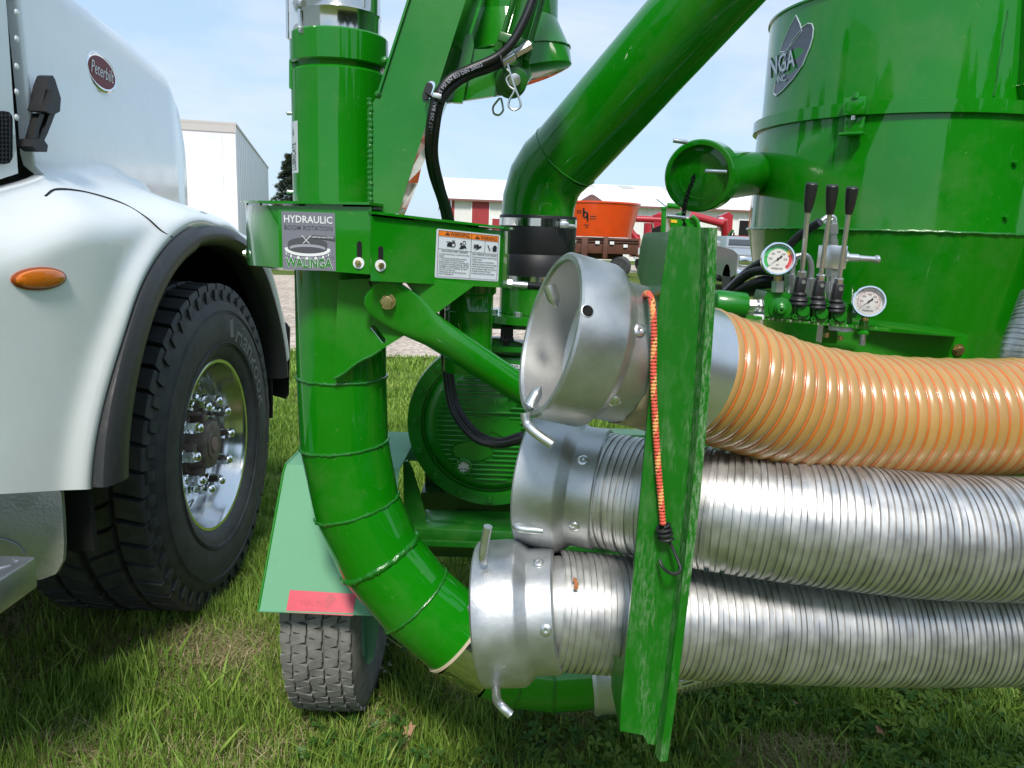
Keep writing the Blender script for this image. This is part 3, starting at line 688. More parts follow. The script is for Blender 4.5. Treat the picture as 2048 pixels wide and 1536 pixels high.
# ---- boom elbow hopper, clevis, cylinder
bh_ = MB(); c0 = at(1022, 128, 1.78); c1 = at(1003, -90, 1.78); axd = Vector((.34, -.08, -1)).normalized()
rim = []; rim2 = []; topr = []
for j in range(56):
    t = 2 * math.pi * j / 56
    def ringp(c, r_, tilt): return c + Vector((r_ * math.cos(t), r_ * .9 * math.sin(t), tilt * math.cos(t)))
    rim.append(ringp(at(1026, 158, 1.76), .125, .034)); rim2.append(ringp(at(1020, 112, 1.77), .128, .020)); topr.append(ringp(at(1012, 40, 1.78), .112, 0.0))
t2 = [p + (at(1012, -140, 1.78) - at(1012, 40, 1.78)) for p in topr]
inn = [p + (Vector((rim[0].x, rim[0].y, 0)) * 0) for p in rim]
cc_ = sum(rim, Vector()) / 56
bh_.loft([[cc_ + (p - cc_) * .01 + Vector((0, 0, -.004)) for p in rim], [cc_ + (p - cc_) * .9 - Vector((0, 0, .003)) for p in rim], rim], cap=False); bh_.loft([[p.copy() for p in rim], rim2], cap=False); bh_.loft([[p.copy() for p in rim2], topr], cap=False); bh_.loft([[p.copy() for p in topr], t2], cap=False)
bh = bh_.build('boom_elbow', M['green'], vac)
w = MB(); weld(w, rim2, .0025, 31); w.build('weld_bead', M['green_weld'], bh)
cv = MB(); cv.prism([[(872, 150), (893, 206), (1000, 190), (1048, 176), (1064, 152), (1056, 118), (1024, 96), (905, 100), (880, 110)]], pxY(1.56), .012)
cv.prism([[(905, 205), (930, 70), (944, 66), (948, 90), (925, 206)]], pxY(1.545), .014)
cvo = cv.build('clevis', M['green'], vac, smooth=25)
ps = MB(); ps.cyl(at(1022, 164, 1.56), at(1022, 164, 1.53), .030, 36, .002); ps.cyl(at(1030, 161, 1.535), at(1030, 161, 1.52), .024, 32, .002); ps.build('pivot_boss', M['green_dull'], cvo)
pn = MB(); pn.cyl(at(1029, 160, 1.522), at(1029, 160, 1.502), .0115, 24, .0015); pn.build('pivot_pin', M['zinc'], cvo)
def rclip(pts, Y, r=.0021):
    q = MB(); q.sweep(catmull([at(a, b, Y) for a, b in pts], 6), r, 8); return q.build('spring_clip', M['zinc'], cvo)
rclip([(1013, 138), (1021, 148), (1013, 158), (1018, 172), (1028, 182), (1019, 200), (1018, 213), (1028, 220), (1040, 214), (1040, 202), (1030, 176), (1022, 152), (1013, 122)], 1.498)
rclip([(1000, 196), (993, 204), (986, 215), (988, 227), (998, 230), (1006, 221), (1005, 210), (1002, 196)], 1.60)
hc = MB(); ca, cb_ = at(1024, 112, 1.545), at(1088, -110, 1.545); dv = (cb_ - ca).normalized()
hc.lathe([(0, .014), (0, .018), (.02, .024), (.03, .024), (.032, .0195), (.4, .0195)], ca, dv, 28)
sd = dv.cross(Vector((0, 1, 0))).normalized()
for s_ in (-1, 1):
    for yy in (-1, 1): hc.cyl(ca + sd * s_ * .026 + Vector((0, yy * .018, 0)) + dv * .0, cb_ + sd * s_ * .026 + Vector((0, yy * .018, 0)), .0042, 10)
Rm = Matrix((sd, Vector((0, 1, 0)), dv)).transposed()
hc.box(ca + dv * .022, (.066, .05, .018), Rm, .003)
for s_ in (-1, 1): hc.cyl(ca + sd * s_ * .028 + Vector((0, -.018, 0)) - dv * .004, ca + sd * s_ * .028 + Vector((0, -.018, 0)) + dv * .012, .008, 6)
hc.bar(ca + dv * .01, at(1028, 160, 1.545), .03, .02, Vector((0, 1, 0)), .004)
hco = hc.build('hydraulic_cylinder', M['green_dull'], vac)
ft = MB(); fa, fb = at(1056, 92, 1.515), at(1002, 126, 1.50); dd = (fb - fa).normalized(); fl_ = (fb - fa).length
ft.cyl(fa - dd * .004, fa + dd * .014, .0095, 6); ft.cyl(fa + dd * .014, fa + dd * .030, .0085, 6); ft.lathe([(.03, .006), (.033, .0085), (fl_, .0088), (fl_, .005)], fa, dd, 20)
for k in range(10):
    tt = 2 * math.pi * k / 10; s1 = dd.cross(Vector((0, 1, 0))).normalized(); s2 = dd.cross(s1); o_ = (s1 * math.cos(tt) + s2 * math.sin(tt)) * .0088
    ft.cyl(fa + o_ + dd * .034, fb + o_, .0014, 6)
ft.build('hose_fitting', M['zinc'], hco, smooth=25)
# ---- hydraulic hoses along the boom
def hhose(pts, r=.0082, name='hydraulic_hose', n=12):
    q = MB(); q.sweep(catmull([at(a, b, Y) for a, b, Y in pts], 8), r, n); return q.build(name, M['hose_black'], vac)
h1 = hhose([(1092, -70, 1.49), (1068, -8, 1.488), (1048, 42, 1.485), (1022, 88, 1.483), (990, 116, 1.482), (940, 138, 1.475), (900, 158, 1.46), (874, 192, 1.455), (862, 240, 1.46), (858, 300, 1.49), (866, 350, 1.53), (884, 405, 1.57), (893, 450, 1.60), (896, 500, 1.63)])
h2 = hhose([(1004, 125, 1.50), (975, 138, 1.495), (940, 150, 1.487), (908, 170, 1.475), (883, 200, 1.467), (872, 250, 1.472), (868, 310, 1.50), (880, 370, 1.54), (897, 425, 1.58), (904, 465, 1.61), (905, 510, 1.63)])
h3 = hhose([(887, 560, 1.70), (886, 640, 1.72), (888, 700, 1.73), (895, 770, 1.73), (906, 820, 1.72), (930, 858, 1.70), (960, 882, 1.68), (1000, 889, 1.66), (1040, 880, 1.62), (1080, 860, 1.6)], .0085)
h4 = hhose([(893, 560, 1.71), (893, 640, 1.725), (897, 700, 1.735), (903, 765, 1.735), (914, 812, 1.73), (938, 850, 1.71), (966, 874, 1.69), (1002, 882, 1.67), (1045, 870, 1.63)], .0085)
pr_ = MB()
Q = catmull([Vector(at(a, b, Y)) for a, b, Y in ((985, 120, 1.4725), (940, 139, 1.4655), (900, 160, 1.4505), (876, 192, 1.446), (863, 240, 1.4505), (859, 290, 1.478))], 10)
cum = [0]
for a, b in zip(Q, Q[1:]): cum.append(cum[-1] + (b - a).length)
def alongQ(s_):
    s_ = max(0, min(s_, cum[-1] - 1e-6)); i = next(i for i in range(len(cum) - 1) if cum[i + 1] >= s_); t = (s_ - cum[i]) / (cum[i + 1] - cum[i]); d = (Q[i + 1] - Q[i]).normalized(); return Q[i].lerp(Q[i + 1], t), d
def hose_txt(u, v):
    p, d = alongQ(cum[-1] - u - .01); nrm = d.cross(Vector((0, 1, 0))).normalized(); return p + nrm * (v - .003) * -1 + Vector((0, -.0002 + 14 * (v - .003) ** 2, 0))
pr_.text('2SN 12.7 250 BAR 3625 PSI EN 853 DIN 20022', hose_txt, .006, cum[-1] - .03, align='LEFT'); pr_.build('hose_print', M['lblmid'], h1, smooth=0)
tie = MB()
for (x, y, Y, dx, dy) in ((868, 196, 1.46, 16, 10), (1003, 122, 1.49, 3, 15)):
    c = at(x, y, Y); pts = [c + (at(x + dx, y + dy, Y) - c) * math.cos(t) + Vector((0, .016, 0)) * math.sin(t) for t in lin(0, 2 * math.pi, 20, endpoint=False)]
    tie = MB(); tie.sweep(pts, .0022, 6, closed=True); tie.build('hose_tie', M['blackp'], h1)
tie = MB(); tie.box(at(874, 192, 1.438), (.016, .004, .008), Matrix.Rotation(.2, 3, 'Y'), .001); tie.build('tie_clasp', M['zinc'], h1)
cap_ = MB(); cap_.prism([slot2(855, 182, 36, 15, math.radians(108))], pxY(BY - .004), .005); cap_.build('grommet', M['blackp'], bo, smooth=20)
# ---- drive guard in two halves
def guard(path, ptop, pbot, nm):
    """path: (px,Y); ptop/pbot: py at first and last px"""
    x0, x1 = path[0][0], path[-1][0]; T = []; B = []
    for x, Y in path:
        k = (x - x0) / (x1 - x0); T.append(at(x, ptop[0] + (ptop[1] - ptop[0]) * k, Y)); B.append(Vector((T[-1].x, T[-1].y, at(x, pbot[0] + (pbot[1] - pbot[0]) * k, Y).z)))
    mb = MB(); rg = []
    for i in range(len(T)):
        d = (T[min(i + 1, len(T) - 1)] - T[max(i - 1, 0)]); d.z = 0; nrm = Vector((d.y, -d.x, 0)).normalized()
        rg.append([T[i], T[i] - nrm * .004, B[i] - nrm * .004, B[i]])
    mb.loft(rg); go = mb.build(nm, M['green'], vac, smooth=30)
    ld = MB(); rg = []
    for i in range(len(T)):
        d = (T[min(i + 1, len(T) - 1)] - T[max(i - 1, 0)]); d.z = 0; nrm = Vector((d.y, -d.x, 0)).normalized()
        rg.append([T[i] + nrm * .009 + Vector((0, 0, .0035)), T[i] + nrm * .009 + Vector((0, 0, .008)), T[i] - nrm * .10 + Vector((0, 0, .008)), T[i] - nrm * .10 + Vector((0, 0, .0035))])
    ld.loft(rg); ld.build('guard_lid', M['green'], go, smooth=30)
    for i in range(len(T) - 1):
        if i % 2 == 0:
            tb = MB(); d = (T[i + 1] - T[i]); p = T[i] + d * .3; q = T[i] + d * .7; tb.bar(p + Vector((0, .003, .001)), q + Vector((0, .003, .001)), .004, .006); tb.build('lid_tab', M['green'], go)
    bkw = MB(); rg = []
    for i in range(len(T)):
        d = (T[min(i + 1, len(T) - 1)] - T[max(i - 1, 0)]); d.z = 0; nrm = Vector((d.y, -d.x, 0)).normalized(); rg.append([T[i] - nrm * .075 + Vector((0, 0, .0075)), B[i] - nrm * .075])
    bkw.loft(rg, cap=False, closed=False); bkw.build('guard_back', M['green_dull'], go, smooth=0)
    return go, T, B
Lp = [(491, 1.64), (495, 1.57), (506, 1.51), (528, 1.455), (556, 1.428), (742, 1.405)]
def straighten(path):
    return path
gl, TL_, BL_ = guard(Lp, (410, 414), (530, 549), 'rotation_guard')
Rp = [(743, 1.395), (1002, 1.56), (1014, 1.59), (1021, 1.65), (1019, 1.74)]
gr, TR_, BR_ = guard(Rp, (432, 463), (562, 576), 'motor_guard')
sd_ = MB(); sd_.add([TR_[0], BR_[0], BR_[0] + Vector((0, .12, 0)), TR_[0] + Vector((0, .12, 0))], [(0, 1, 2, 3)]); sd_.build('guard_end', M['green'], gr, smooth=0)
fl2 = MB(); fl2.add([BL_[i] + Vector((0, 0, .002)) for i in range(len(BL_))] + [at(742, 545, 1.66), at(560, 540, 1.68)], [tuple(range(len(BL_) + 2))])
fl2.add([BR_[i] + Vector((0, 0, .002)) for i in range(len(BR_))] + [at(760, 560, 1.70)], [tuple(range(len(BR_) + 1))]); fl2.build('guard_floor', M['green'], gl, smooth=0)
# rotation decal
nL = vplane(TL_[4], TL_[5]); nL = nL if nL.y < 0 else -nL; pL = TL_[4]
q4 = [plane_hit(x, y, pL, nL) for x, y in ((566, 539), (672, 542), (670, 426), (563, 422))]
g4 = quadmap(*q4)
dm = MB(); W_, H_ = (q4[1] - q4[0]).length, (q4[3] - q4[0]).length
S = lambda u, v, w=.0: g4(u, v, w)
def layer(w): return lambda u, v: g4(u, v, w)
def poly2(mb, pts, w): mb.add([g4(u, v, w) for u, v in pts], [tuple(range(len(pts)))])
dm.mat(0); poly2(dm, rrect(0, 0, 1, 1, .01, 2), .0006)
def txt(mb, s_, cx, cy, h, wd, w, bold=0.0, G=None, align='CENTER', hw=None):
    G = G or g4; mb.text(s_, lambda u, v: G(cx + u, cy + v, w), h, wd, bold, align)
dm.mat(1); txt(dm, 'HYDRAULIC', .5, .815, .118, .90, .0012, .012)
dm.mat(2); txt(dm, 'BOOM ROTATION', .5, .69, .078, .90, .0012, .004)
ringo = lambda rx, ry, cx, cy, a0, a1, n=28: [(cx + rx * math.cos(math.radians(a)), cy + ry * math.sin(math.radians(a))) for a in lin(a0, a1, n)]
def band(mb, o_, i_, w):
    k = len(o_); mb.add([g4(u, v, w) for u, v in o_ + i_], [(j, j + 1, k + j + 1, k + j) for j in range(k - 1)])
dm.mat(3); poly2(dm, ringo(.37, .105, .48, .46, 0, 180) + [(.11, .36)] + ringo(.37, .09, .48, .36, 180, 360), .0010)
dm.mat(4); poly2(dm, ringo(.34, .065, .48, .385, 0, 360, 40), .0014)
dm.mat(3); poly2(dm, ringo(.32, .055, .48, .35, 0, 360, 40), .0016)
dm.mat(1); band(dm, ringo(.43, .12, .48, .36, 170, 370, 40), ringo(.37, .085, .48, .375, 170, 370, 40), .0018)
for k in range(16):
    a = 188 + k * 11; p = ringo(.435, .122, .48, .35, a, a + 6.5, 3); dm.mat(1 if k % 2 else 4); band(dm, p, [(u, v - .045) for u, v in p], .0020)
dm.mat(1)
for (x0, y0, x1, y1) in ((.38, .60, .52, .46), (.55, .60, .40, .46)):
    dx, dy = x1 - x0, y1 - y0; l_ = math.hypot(dx, dy); nx, ny = -dy / l_ * .006, dx / l_ * .006; poly2(dm, [(x0 - nx, y0 - ny), (x1 - nx, y1 - ny), (x1 + nx, y1 + ny), (x0 + nx, y0 + ny)], .0022)
dm.mat(2); poly2(dm, [(.56, .61), (.995, .595), (.995, .52), (.86, .54), (.56, .565)], .0020)
dm.mat(1); txt(dm, 'Lubricate every 20 hrs.', .775, .565, .03, .40, .0026, .01)
dm.mat(1); txt(dm, 'WALINGA', .5, .05, .155, .86, .0012, .060); dm.mat(5); txt(dm, 'WALINGA', .5, .05, .155, .86, .0018, .028)
dm.mat(2); band(dm, ringo(.024, .022, .945, .225, 0, 360, 14), ringo(.019, .017, .945, .225, 0, 360, 14), .0012)
dm.build('rotation_decal', [M['lblgrey'], M['w'], M['lbldark'], M['lbldark'], M['lblmid'], M['prgreen']], gl, smooth=0)
# warning label
nR = vplane(TR_[0], TR_[1]); nR = nR if nR.y < 0 else -nR
r4 = [plane_hit(x, y, TR_[0], nR) for x, y in ((869, 555), (996, 563), (1000, 470), (873, 457))]
w4 = quadmap(*r4); wm_ = MB()
def wp(pts, w, m_): wm_.mat(m_).add([w4(u, v, w) for u, v in pts], [tuple(range(len(pts)))])
wp(rrect(0, 0, 1, 1, .03, 3), .0006, 0)
wp([(.03, .865), (.97, .845), (.97, .965), (.03, .97)], .001, 1)
def line(x0, y0, x1, y1, t=.006, w=.0016):
    dx, dy = x1 - x0, y1 - y0; l_ = math.hypot(dx, dy); nx, ny = -dy / l_ * t / 2, dx / l_ * t / 2; wp([(x0 - nx, y0 - ny), (x1 - nx, y1 - ny), (x1 + nx, y1 + ny), (x0 + nx, y0 + ny)], w, 2)
for seg in ((.03, .03, .97, .03), (.03, .97, .97, .97), (.03, .03, .03, .97), (.97, .03, .97, .97), (.535, .03, .535, .97), (.03, .60, .97, .585), (.03, .86, .97, .845), (.755, .59, .755, .85)): line(*seg)
for cx, cy in ((.165, .89), (.63, .875)):
    wp([(cx - .038, cy), (cx + .038, cy), (cx, cy + .072)], .0016, 2); wp([(cx - .006, cy + .018), (cx + .006, cy + .018), (cx + .004, cy + .052), (cx - .004, cy + .052)], .002, 1)
W2 = lambda s_, cx, cy, h, wd, b=0.0, al='CENTER': (wm_.mat(2), wm_.text(s_, lambda u, v: w4(cx + u, cy + v, .0016), h, wd, b, al))
W2('WARNING', .355, .878, .082, .29, .006); W2('WARNING', .81, .864, .080, .26, .006)
def ringw(cx, cy, r0, r1, ky=1.25, n=18):
    o_ = circ(cx, cy, r1, n, r1 * ky); i_ = circ(cx, cy, r0, n, r0 * ky); wm_.mat(2).add([w4(u, v, .0016) for u, v in o_ + i_], [(j, (j + 1) % n, n + (j + 1) % n, n + j) for j in range(n)])
ringw(.255, .70, .026, .038); wp([(.16, .66), (.235, .655), (.24, .735), (.20, .75), (.165, .72)], .0016, 2); line(.15, .755, .29, .75, .012); line(.235, .79, .275, .765, .012); line(.27, .80, .262, .76, .012)
ringw(.425, .76, .020, .028, 1.6); wp([(.345, .63), (.38, .70), (.42, .71), (.455, .69), (.465, .63), (.44, .66), (.42, .645), (.385, .63)], .0016, 2); wp(circ(.375, .735, .018, 10, .025), .0018, 2)
for k in range(4): line(.575, .665 + k * .024, .655, .715 + k * .012, .014)
wp([(.60, .63), (.65, .66), (.70, .70), (.695, .735), (.64, .70)], .0016, 2)
line(.80, .76, .84, .64, .016); wp([(.88, .64), (.945, .635), (.95, .73), (.935, .765), (.905, .765), (.885, .73)], .0016, 2); line(.845, .71, .88, .70, .004)
W2('ROTATING PART HAZARD', .285, .545, .042, .40, .006); W2('HIGH PRESSURE FLUID HAZARD', .755, .53, .042, .40, .006)
L1 = ['To prevent serious injury or death from rotating', 'parts:', '1. Close and secure guard before operating.', '2. Turn machine off or find-out tag out', '    electrical power and wait for all moving parts', '    to stop before servicing, adjusting, repairing,', '    unplugging or maintaining unit. Ensure that', '    unit power source is completely shut down', '    and can not start up.', '3. Keep hands, feet, hair and clothing away', '    from moving parts.']
L2 = ['To prevent serious injury or death from high', 'pressure fluid:', '1. Relieve pressure on system before', '    repairing, adjusting or disconnecting.', '2. Wear proper hand and eye protection', '    when searching for leaks. Use wood or', '    cardboard instead of hands.', '3. Keep all components in good repair.']
for i, s_ in enumerate(L1): W2(s_, .05, .49 - .041 * i, .026, None if False else min(.46, .0093 * len(s_) + .02), 0.012, 'LEFT')
for i, s_ in enumerate(L2): W2(s_, .555, .475 - .049 * i, .029, min(.40, .0093 * len(s_) + .02), 0.012, 'LEFT')
wm_.build('warning_label', [M['lbl'], M['lblorange'], M['ink']], gr, smooth=0)
# slotted bolts on the guard
for (x, y, o_, pt, nn) in ((718, 526, gl, pL, nL), (760, 531, gr, TR_[0], nR)):
    s_ = MB(); s_.prism([slot2(x + 1, y - 22, 44 if x < 740 else 34, 10, math.radians(90))], lambda u, v, w: plane_hit(u, v, pt, nn) + nn * (.0005 + w), .0004); s_.build('adjusting_slot', M['dark'], o_, smooth=0)
    bolt(o_, plane_hit(x, y, pt, nn) + nn * .001, nn, .0058, .006, M['zincy'], .0105, wm=M['w'])
bolt(gl, at(493, 507, 1.60), (-1, -.2, 0), .006, .006, M['zinc'], .009)
# ---- gusset and tube brace
gs = MB(); G0 = 1.472; slots = [slot2(757, 668, 44, 10, math.radians(52)), slot2(748, 575, 34, 11, math.radians(55)), slot2(816, 580, 34, 11, math.radians(52))]
gs.prism([[(668, 757), (676, 560), (745, 556), (880, 560), (950, 570), (866, 632), (820, 664)]] + slots, pxY(G0), .006)
gso = gs.build('gusset', M['green'], vac, smooth=20)
w = MB(); Q = [at(668 + (760 - 668) * t, 757 - 58 * t + 2 * math.sin(9 * t), G0 - .001) for t in lin(0, 1, 30)]; w.sweep(Q, .0028, 6); w.build('weld_bead', M['green_weld'], gso)
br = MB(); a = at(776, 602, 1.448); b = at(1060, 790, 1.60); d = (b - a).normalized(); sN = d.cross(Vector((0, 1, 0))).normalized(); dn = sN.cross(d).normalized()
rg = []
for s_, wid, th in ((-.040, .018, .0055), (-.034, .030, .006), (-.018, .040, .006), (.0, .042, .006), (.035, .042, .006), (.06, .040, .012), (.085, .036, .022), (.11, .032, .029), (.14, .031, .031), (.36, .031, .031)):
    c = a + d * s_; e = max(0, min(1, (th - .006) / .025)); ring = []
    for j in range(24):
        t = 2 * math.pi * j / 24; cx, sy = math.cos(t), math.sin(t); pw = .45 + .55 * e
        ring.append(c + sN * wid * math.copysign(abs(cx) ** pw, cx) + dn * th * math.copysign(abs(sy) ** pw, sy))
    rg.append(ring)
br.loft(rg); bro = br.build('brace', M['green'], vac, smooth=40)
bolt(bro, a + Vector((0, -.006, 0)), (0, -1, 0), .0125, .010, M['zincy'], .0155, wm=M['zincy'])
mp_ = MB(); pc = at(937, 650, 1.66); zA, zB = at(937, 570, 1.66).z, at(937, 742, 1.66).z
mp_.lathe([(zB, .052), (zA - .055, .052), (zA - .053, .0535), (zA - .05, .052), (zA - .02, .052), (zA - .015, .058), (zA, .058)], (pc.x, 1.66, 0), (0, 0, 1), 40); mp_.build('motor_post', M['green'], vac)
hf = MB(); a = at(1010, 567, 1.66); b = at(1055, 571, 1.66); hf.cyl(a, b, .008, 14); hf.cyl(a, a + (b - a) * .3, .0105, 6); hf.mat(1).cyl(b, at(1110, 575, 1.68), .008, 12); hf.build('motor_hose_fitting', [M['zinc'], M['hose_black']], vac)
# ---- inlet pipe, rubber sleeve, clamps
IY = 2.03; IR = .0935
Pi = [at(1074, 445, IY), at(1078, 402, IY), at(1090, 362, 2.02), at(1108, 334, 2.005), at(1132, 312, 1.985), at(1420, -10, 1.76), at(1560, -168, 1.65)]
ri = mitre_rings(Pi[:5], IR); mb = MB(); mb.loft(ri, cap=False)
rj = mitre_rings(Pi[4:], IR); mb.loft(rj, cap=False); ipo = mb.build('inlet_pipe', M['green'], vac, smooth=40)
w = MB(); weld(w, rj[0], .0020, 55); w.build('weld_bead', M['green'], ipo)
ic = Vector((at(1074, 500, IY).x, IY, 0)); zi = lambda py: at(1074, py, IY).z
sv = MB(); sv.lathe([(zi(432), IR), (zi(432), IR + .005), (zi(434), IR + .006), (zi(470), IR + .006), (zi(500), IR + .005), (zi(508), IR + .002), (zi(516), IR + .008), (zi(535), IR + .011), (zi(566), IR + .011), (zi(568), IR)], ic, (0, 0, 1), 56); svo = sv.build('rubber_sleeve', M['black'], vac)
for p0, p1, e in ((438, 453, .0068), (550, 562, .0122)):
    c = MB(); c.lathe([(zi(p1), IR + e - .002), (zi(p1), IR + e), (zi(p0), IR + e), (zi(p0), IR + e - .002)], ic, (0, 0, 1), 56); c.build('band_clamp', M['steel'], svo)
bz = MB(); bz.box(at(1128, 450, 1.935), (.022, .012, .016), None, .002); bz.cyl(at(1136, 452, 1.925), at(1148, 453, 1.93), .006, 6); bz.build('clamp_screw', M['zinc'], svo)
lo = MB(); lo.lathe([(zi(625), IR), (zi(566), IR)], ic, (0, 0, 1), 56); lo.lathe([(zi(640), 0), (zi(640), .15), (zi(626), .15), (zi(626), 0)], ic, (0, 0, 1), 40); lo.build('inlet_flange', M['green'], vac)
for a in (180, 215, 250, 290): bolt(vac, ic + Vector((.128 * math.cos(math.radians(a)), .128 * math.sin(math.radians(a)), zi(626))), (0, 0, 1), .010, .012, M['zinc'], name='flange_bolt')
# ---- blower housing
KY = 1.96; kc = at(985, 848, KY); KR = .224
kf = kc + Vector((0, -.024, 0))
bl = MB(); bl.lathe([(-.024, 0), (-.024, KR * .68), (-.021, KR * .72), (-.012, KR * .765), (.0, KR * .79), (.006, KR * .81), (.006, KR * .83), (-.004, KR * .84), (-.004, KR * .99), (.004, KR), (.03, KR), (.034, KR * .93), (.18, KR * .93), (.20, KR * .8)], kc + Vector((0, -.0, 0)), (0, 1, 0), 80)
blo = bl.build('blower', M['green_cast'], vac, smooth=30)
for k in range(16):
    a = math.radians(112 + k * 22.5); c = kc + Vector((KR * .915 * math.cos(a), -.004, KR * .915 * math.sin(a))); bolt(blo, c, (0, -1, 0), .0095, .009, M['green_cast'], .012, wm=M['green_cast'])
rb = MB()
for k in range(22):
    z = -.142 + k * .0128; hw = math.sqrt(max(0, (KR * .67) ** 2 - z * z)) - .004
    if hw < .02: continue
    segs = [(-hw, hw)]
    for (cx, cz, rx, rz) in ((0, .0, .075, .030), (-.05, -.068, .055, .030), (.0, .062, .06, .018)):
        ns = []
        for s0, s1 in segs:
            if abs(z - cz) < rz: ex = rx * math.sqrt(1 - ((z - cz) / rz) ** 2); l0, l1 = cx - ex, cx + ex; ns += [q for q in ((s0, min(s1, l0)), (max(s0, l1), s1)) if q[1] - q[0] > .01]
            else: ns.append((s0, s1))
        segs = ns
    for s0, s1 in segs: rb.bar(kf + Vector((s0, -.003, z)), kf + Vector((s1, -.003, z)), .010, .0055, bev=.002)
rb.build('rib', M['green_cast'], blo, smooth=40)
em = MB()
em.prism([circ(-.05, -.068, .05, 28, .026)], lambda u, v, w: kf + Vector((u, -.001 - w, v)), .004); em.prism([[(-.07, -.02), (-.02, -.026), (0, -.012), (.03, -.026), (.075, -.02), (.075, .02), (.03, .026), (0, .012), (-.02, .026), (-.07, .02)]], lambda u, v, w: kf + Vector((u, -.001 - w, v)), .0035)
em.text('WALINGA', lambda u, v: kf + Vector((u + .03, -.006, v + .056)), .02, .09); em.build('cast_emblem', M['green_cast'], blo, smooth=25)
sg = MB(); c = at(928, 932, KY - .027); sg.mat(0).lathe([(0, .0235), (-.01, .0235), (-.012, .0215), (-.012, .0165), (-.006, .016)], c, (0, 1, 0), 8); sg.mat(1).lathe([(-.0065, .0163), (-.0065, 0)], c, (0, 1, 0), 30)
for k in range(10): a = 2 * math.pi * k / 10; sg.mat(2).box(c + Vector((.0145 * math.cos(a), -.007, .0145 * math.sin(a))), (.003, .001, .003))
sg.box(c + Vector((0, -.007, -.006)), (.02, .001, .0016)); sg.build('sight_glass', [M['green_cast'], M['dial'], M['ink']], blo)
dk = MB(); dk.box(at(1050, 692, 2.0), (.36, .16, .012)); dk.box(at(1060, 730, 1.99), (.30, .10, .055), None, .008); dk.box(at(1045, 640, 2.1), (.40, .2, .03)); dk.build('top_deck', M['green_cast'], vac)
br_ = MB(); c = at(1013, 692, 1.955); br_.lathe([(-.004, .008), (.010, .008), (.011, .017), (.017, .0185), (.024, .017), (.025, .0155), (.050, .0145), (.0525, .012), (.053, 0)], c, (0, 0, 1), 32)
for k in range(16): a = 2 * math.pi * k / 16; br_.cyl(c + Vector((.0152 * math.cos(a), .0152 * math.sin(a), .026)), c + Vector((.0146 * math.cos(a), .0146 * math.sin(a), .049)), .0013, 6)
br_.build('breather_cap', M['blackp'], vac)
bl2 = MB(); bl2.prism([[(1003, 726), (1040, 730), (1040, 738), (1003, 734)]], pxY(1.935), .001); bl2.mat(1).text('MADE IN', lambda u, v: at(1022, 733, 1.9335) + Vector((u, 0, v - .002)), .006, .035); bl2.build('maker_plate', [M['lbl'], M['ink']], blo, smooth=0)
# ---- frame behind the couplings
fr = MB()
fr.bar(at(800, 1062, 1.86), at(1500, 1090, 1.86), .06, .045, bev=.004); fr.bar(at(790, 1040, 1.92), at(1500, 1062, 1.92), .10, .03, bev=.004); fr.bar(at(815, 1084, 1.80), at(1500, 1110, 1.80), .012, .012)
fr.prism([[(806, 925), (815, 922), (824, 938), (852, 1030), (850, 1045), (808, 1045)]], pxY(1.88), .012)
fr.box((.55, 2.45, .62), (1.6, .08, .12)); fr.box((.55, 2.2, .40), (1.9, .08, .10)); fr.box((.9, 2.9, .45), (.1, 1.6, .12)); fr.box((-.1, 2.6, .45), (.1, 1.0, .12))
fr.prism([[(842, 985), (1110, 985), (1110, 1048), (842, 1045)]], pxY(2.12), .25); fr.prism([[(850, 900), (1110, 900), (1110, 985), (850, 985)]], pxY(2.18), .2)
fro = fr.build('frame', M['green_dull'], vac, smooth=30)
tr = MB(); tr.prism([[(.05, .12), (1.8, .12), (1.8, .80), (.05, .70)]], lambda u, v, w: Vector((u, 2.15 + w, v)), .02); tr.build('rear_pan', M['green_dull'], vac, smooth=0)
pt_ = MB(); pt_.lathe([(0, 0), (0, .09), (.01, .10), (.02, .10), (.02, 0)], Vector((.86, 2.15, .03)), (0, 0, 1), 40); pt_.cyl((.86, 2.15, .05), (.86, 2.15, .5), .03); pt_.build('jack_foot', M['green_dull'], vac)
# ---- trailer fender with reflector and its wheel
FZ = at(570, 934, 1.80).z
TLf, TRf = at(570, 934, 1.80), at(798, 936, 1.80); TRf.z = TLf.z
BLf, BRf = at(515, 1222, 1.62), at(850, 1238, 1.62); BRf.z = BLf.z
bk = gnd(805, 864, FZ).y; BKL, BKR = Vector((TLf.x, bk, FZ)), Vector((TRf.x + .002, bk, FZ)); BLf.x = TLf.x - .012
BRf.x = TRf.x + .01
D2 = Vector((0, 0, -.35)); fd = MB(); nf = (TRf - TLf).cross(BLf - TLf).normalized(); nf = nf if nf.y < 0 else -nf
rgs = [[BLf, BRf], [TLf - nf * 0 + (BLf - TLf) * .04, TRf + (BRf - TRf) * .04], [TLf + Vector((0, .012, .003)), TRf + Vector((0, .012, .003))], [BKL, BKR], [BKL + Vector((0, .12, -.12)), BKR + Vector((0, .12, -.12))]]
vs_ = [p for r_ in rgs for p in r_] + [p + Vector((0, .004, -.004)) for r_ in rgs for p in r_]; n_ = len(rgs) * 2; fs_ = []
for i in range(len(rgs) - 1):
    fs_ += [(2 * i, 2 * i + 1, 2 * i + 3, 2 * i + 2), (n_ + 2 * i, n_ + 2 * i + 2, n_ + 2 * i + 3, n_ + 2 * i + 1)]
for i in range(len(rgs) - 1): fs_ += [(2 * i, 2 * i + 2, n_ + 2 * i + 2, n_ + 2 * i), (2 * i + 1, n_ + 2 * i + 1, n_ + 2 * i + 3, 2 * i + 3)]
fs_ += [(0, n_, n_ + 1, 1)]
fd.add(vs_, fs_); fdo = fd.build('fender', M['green_pale'], vac, smooth=30)
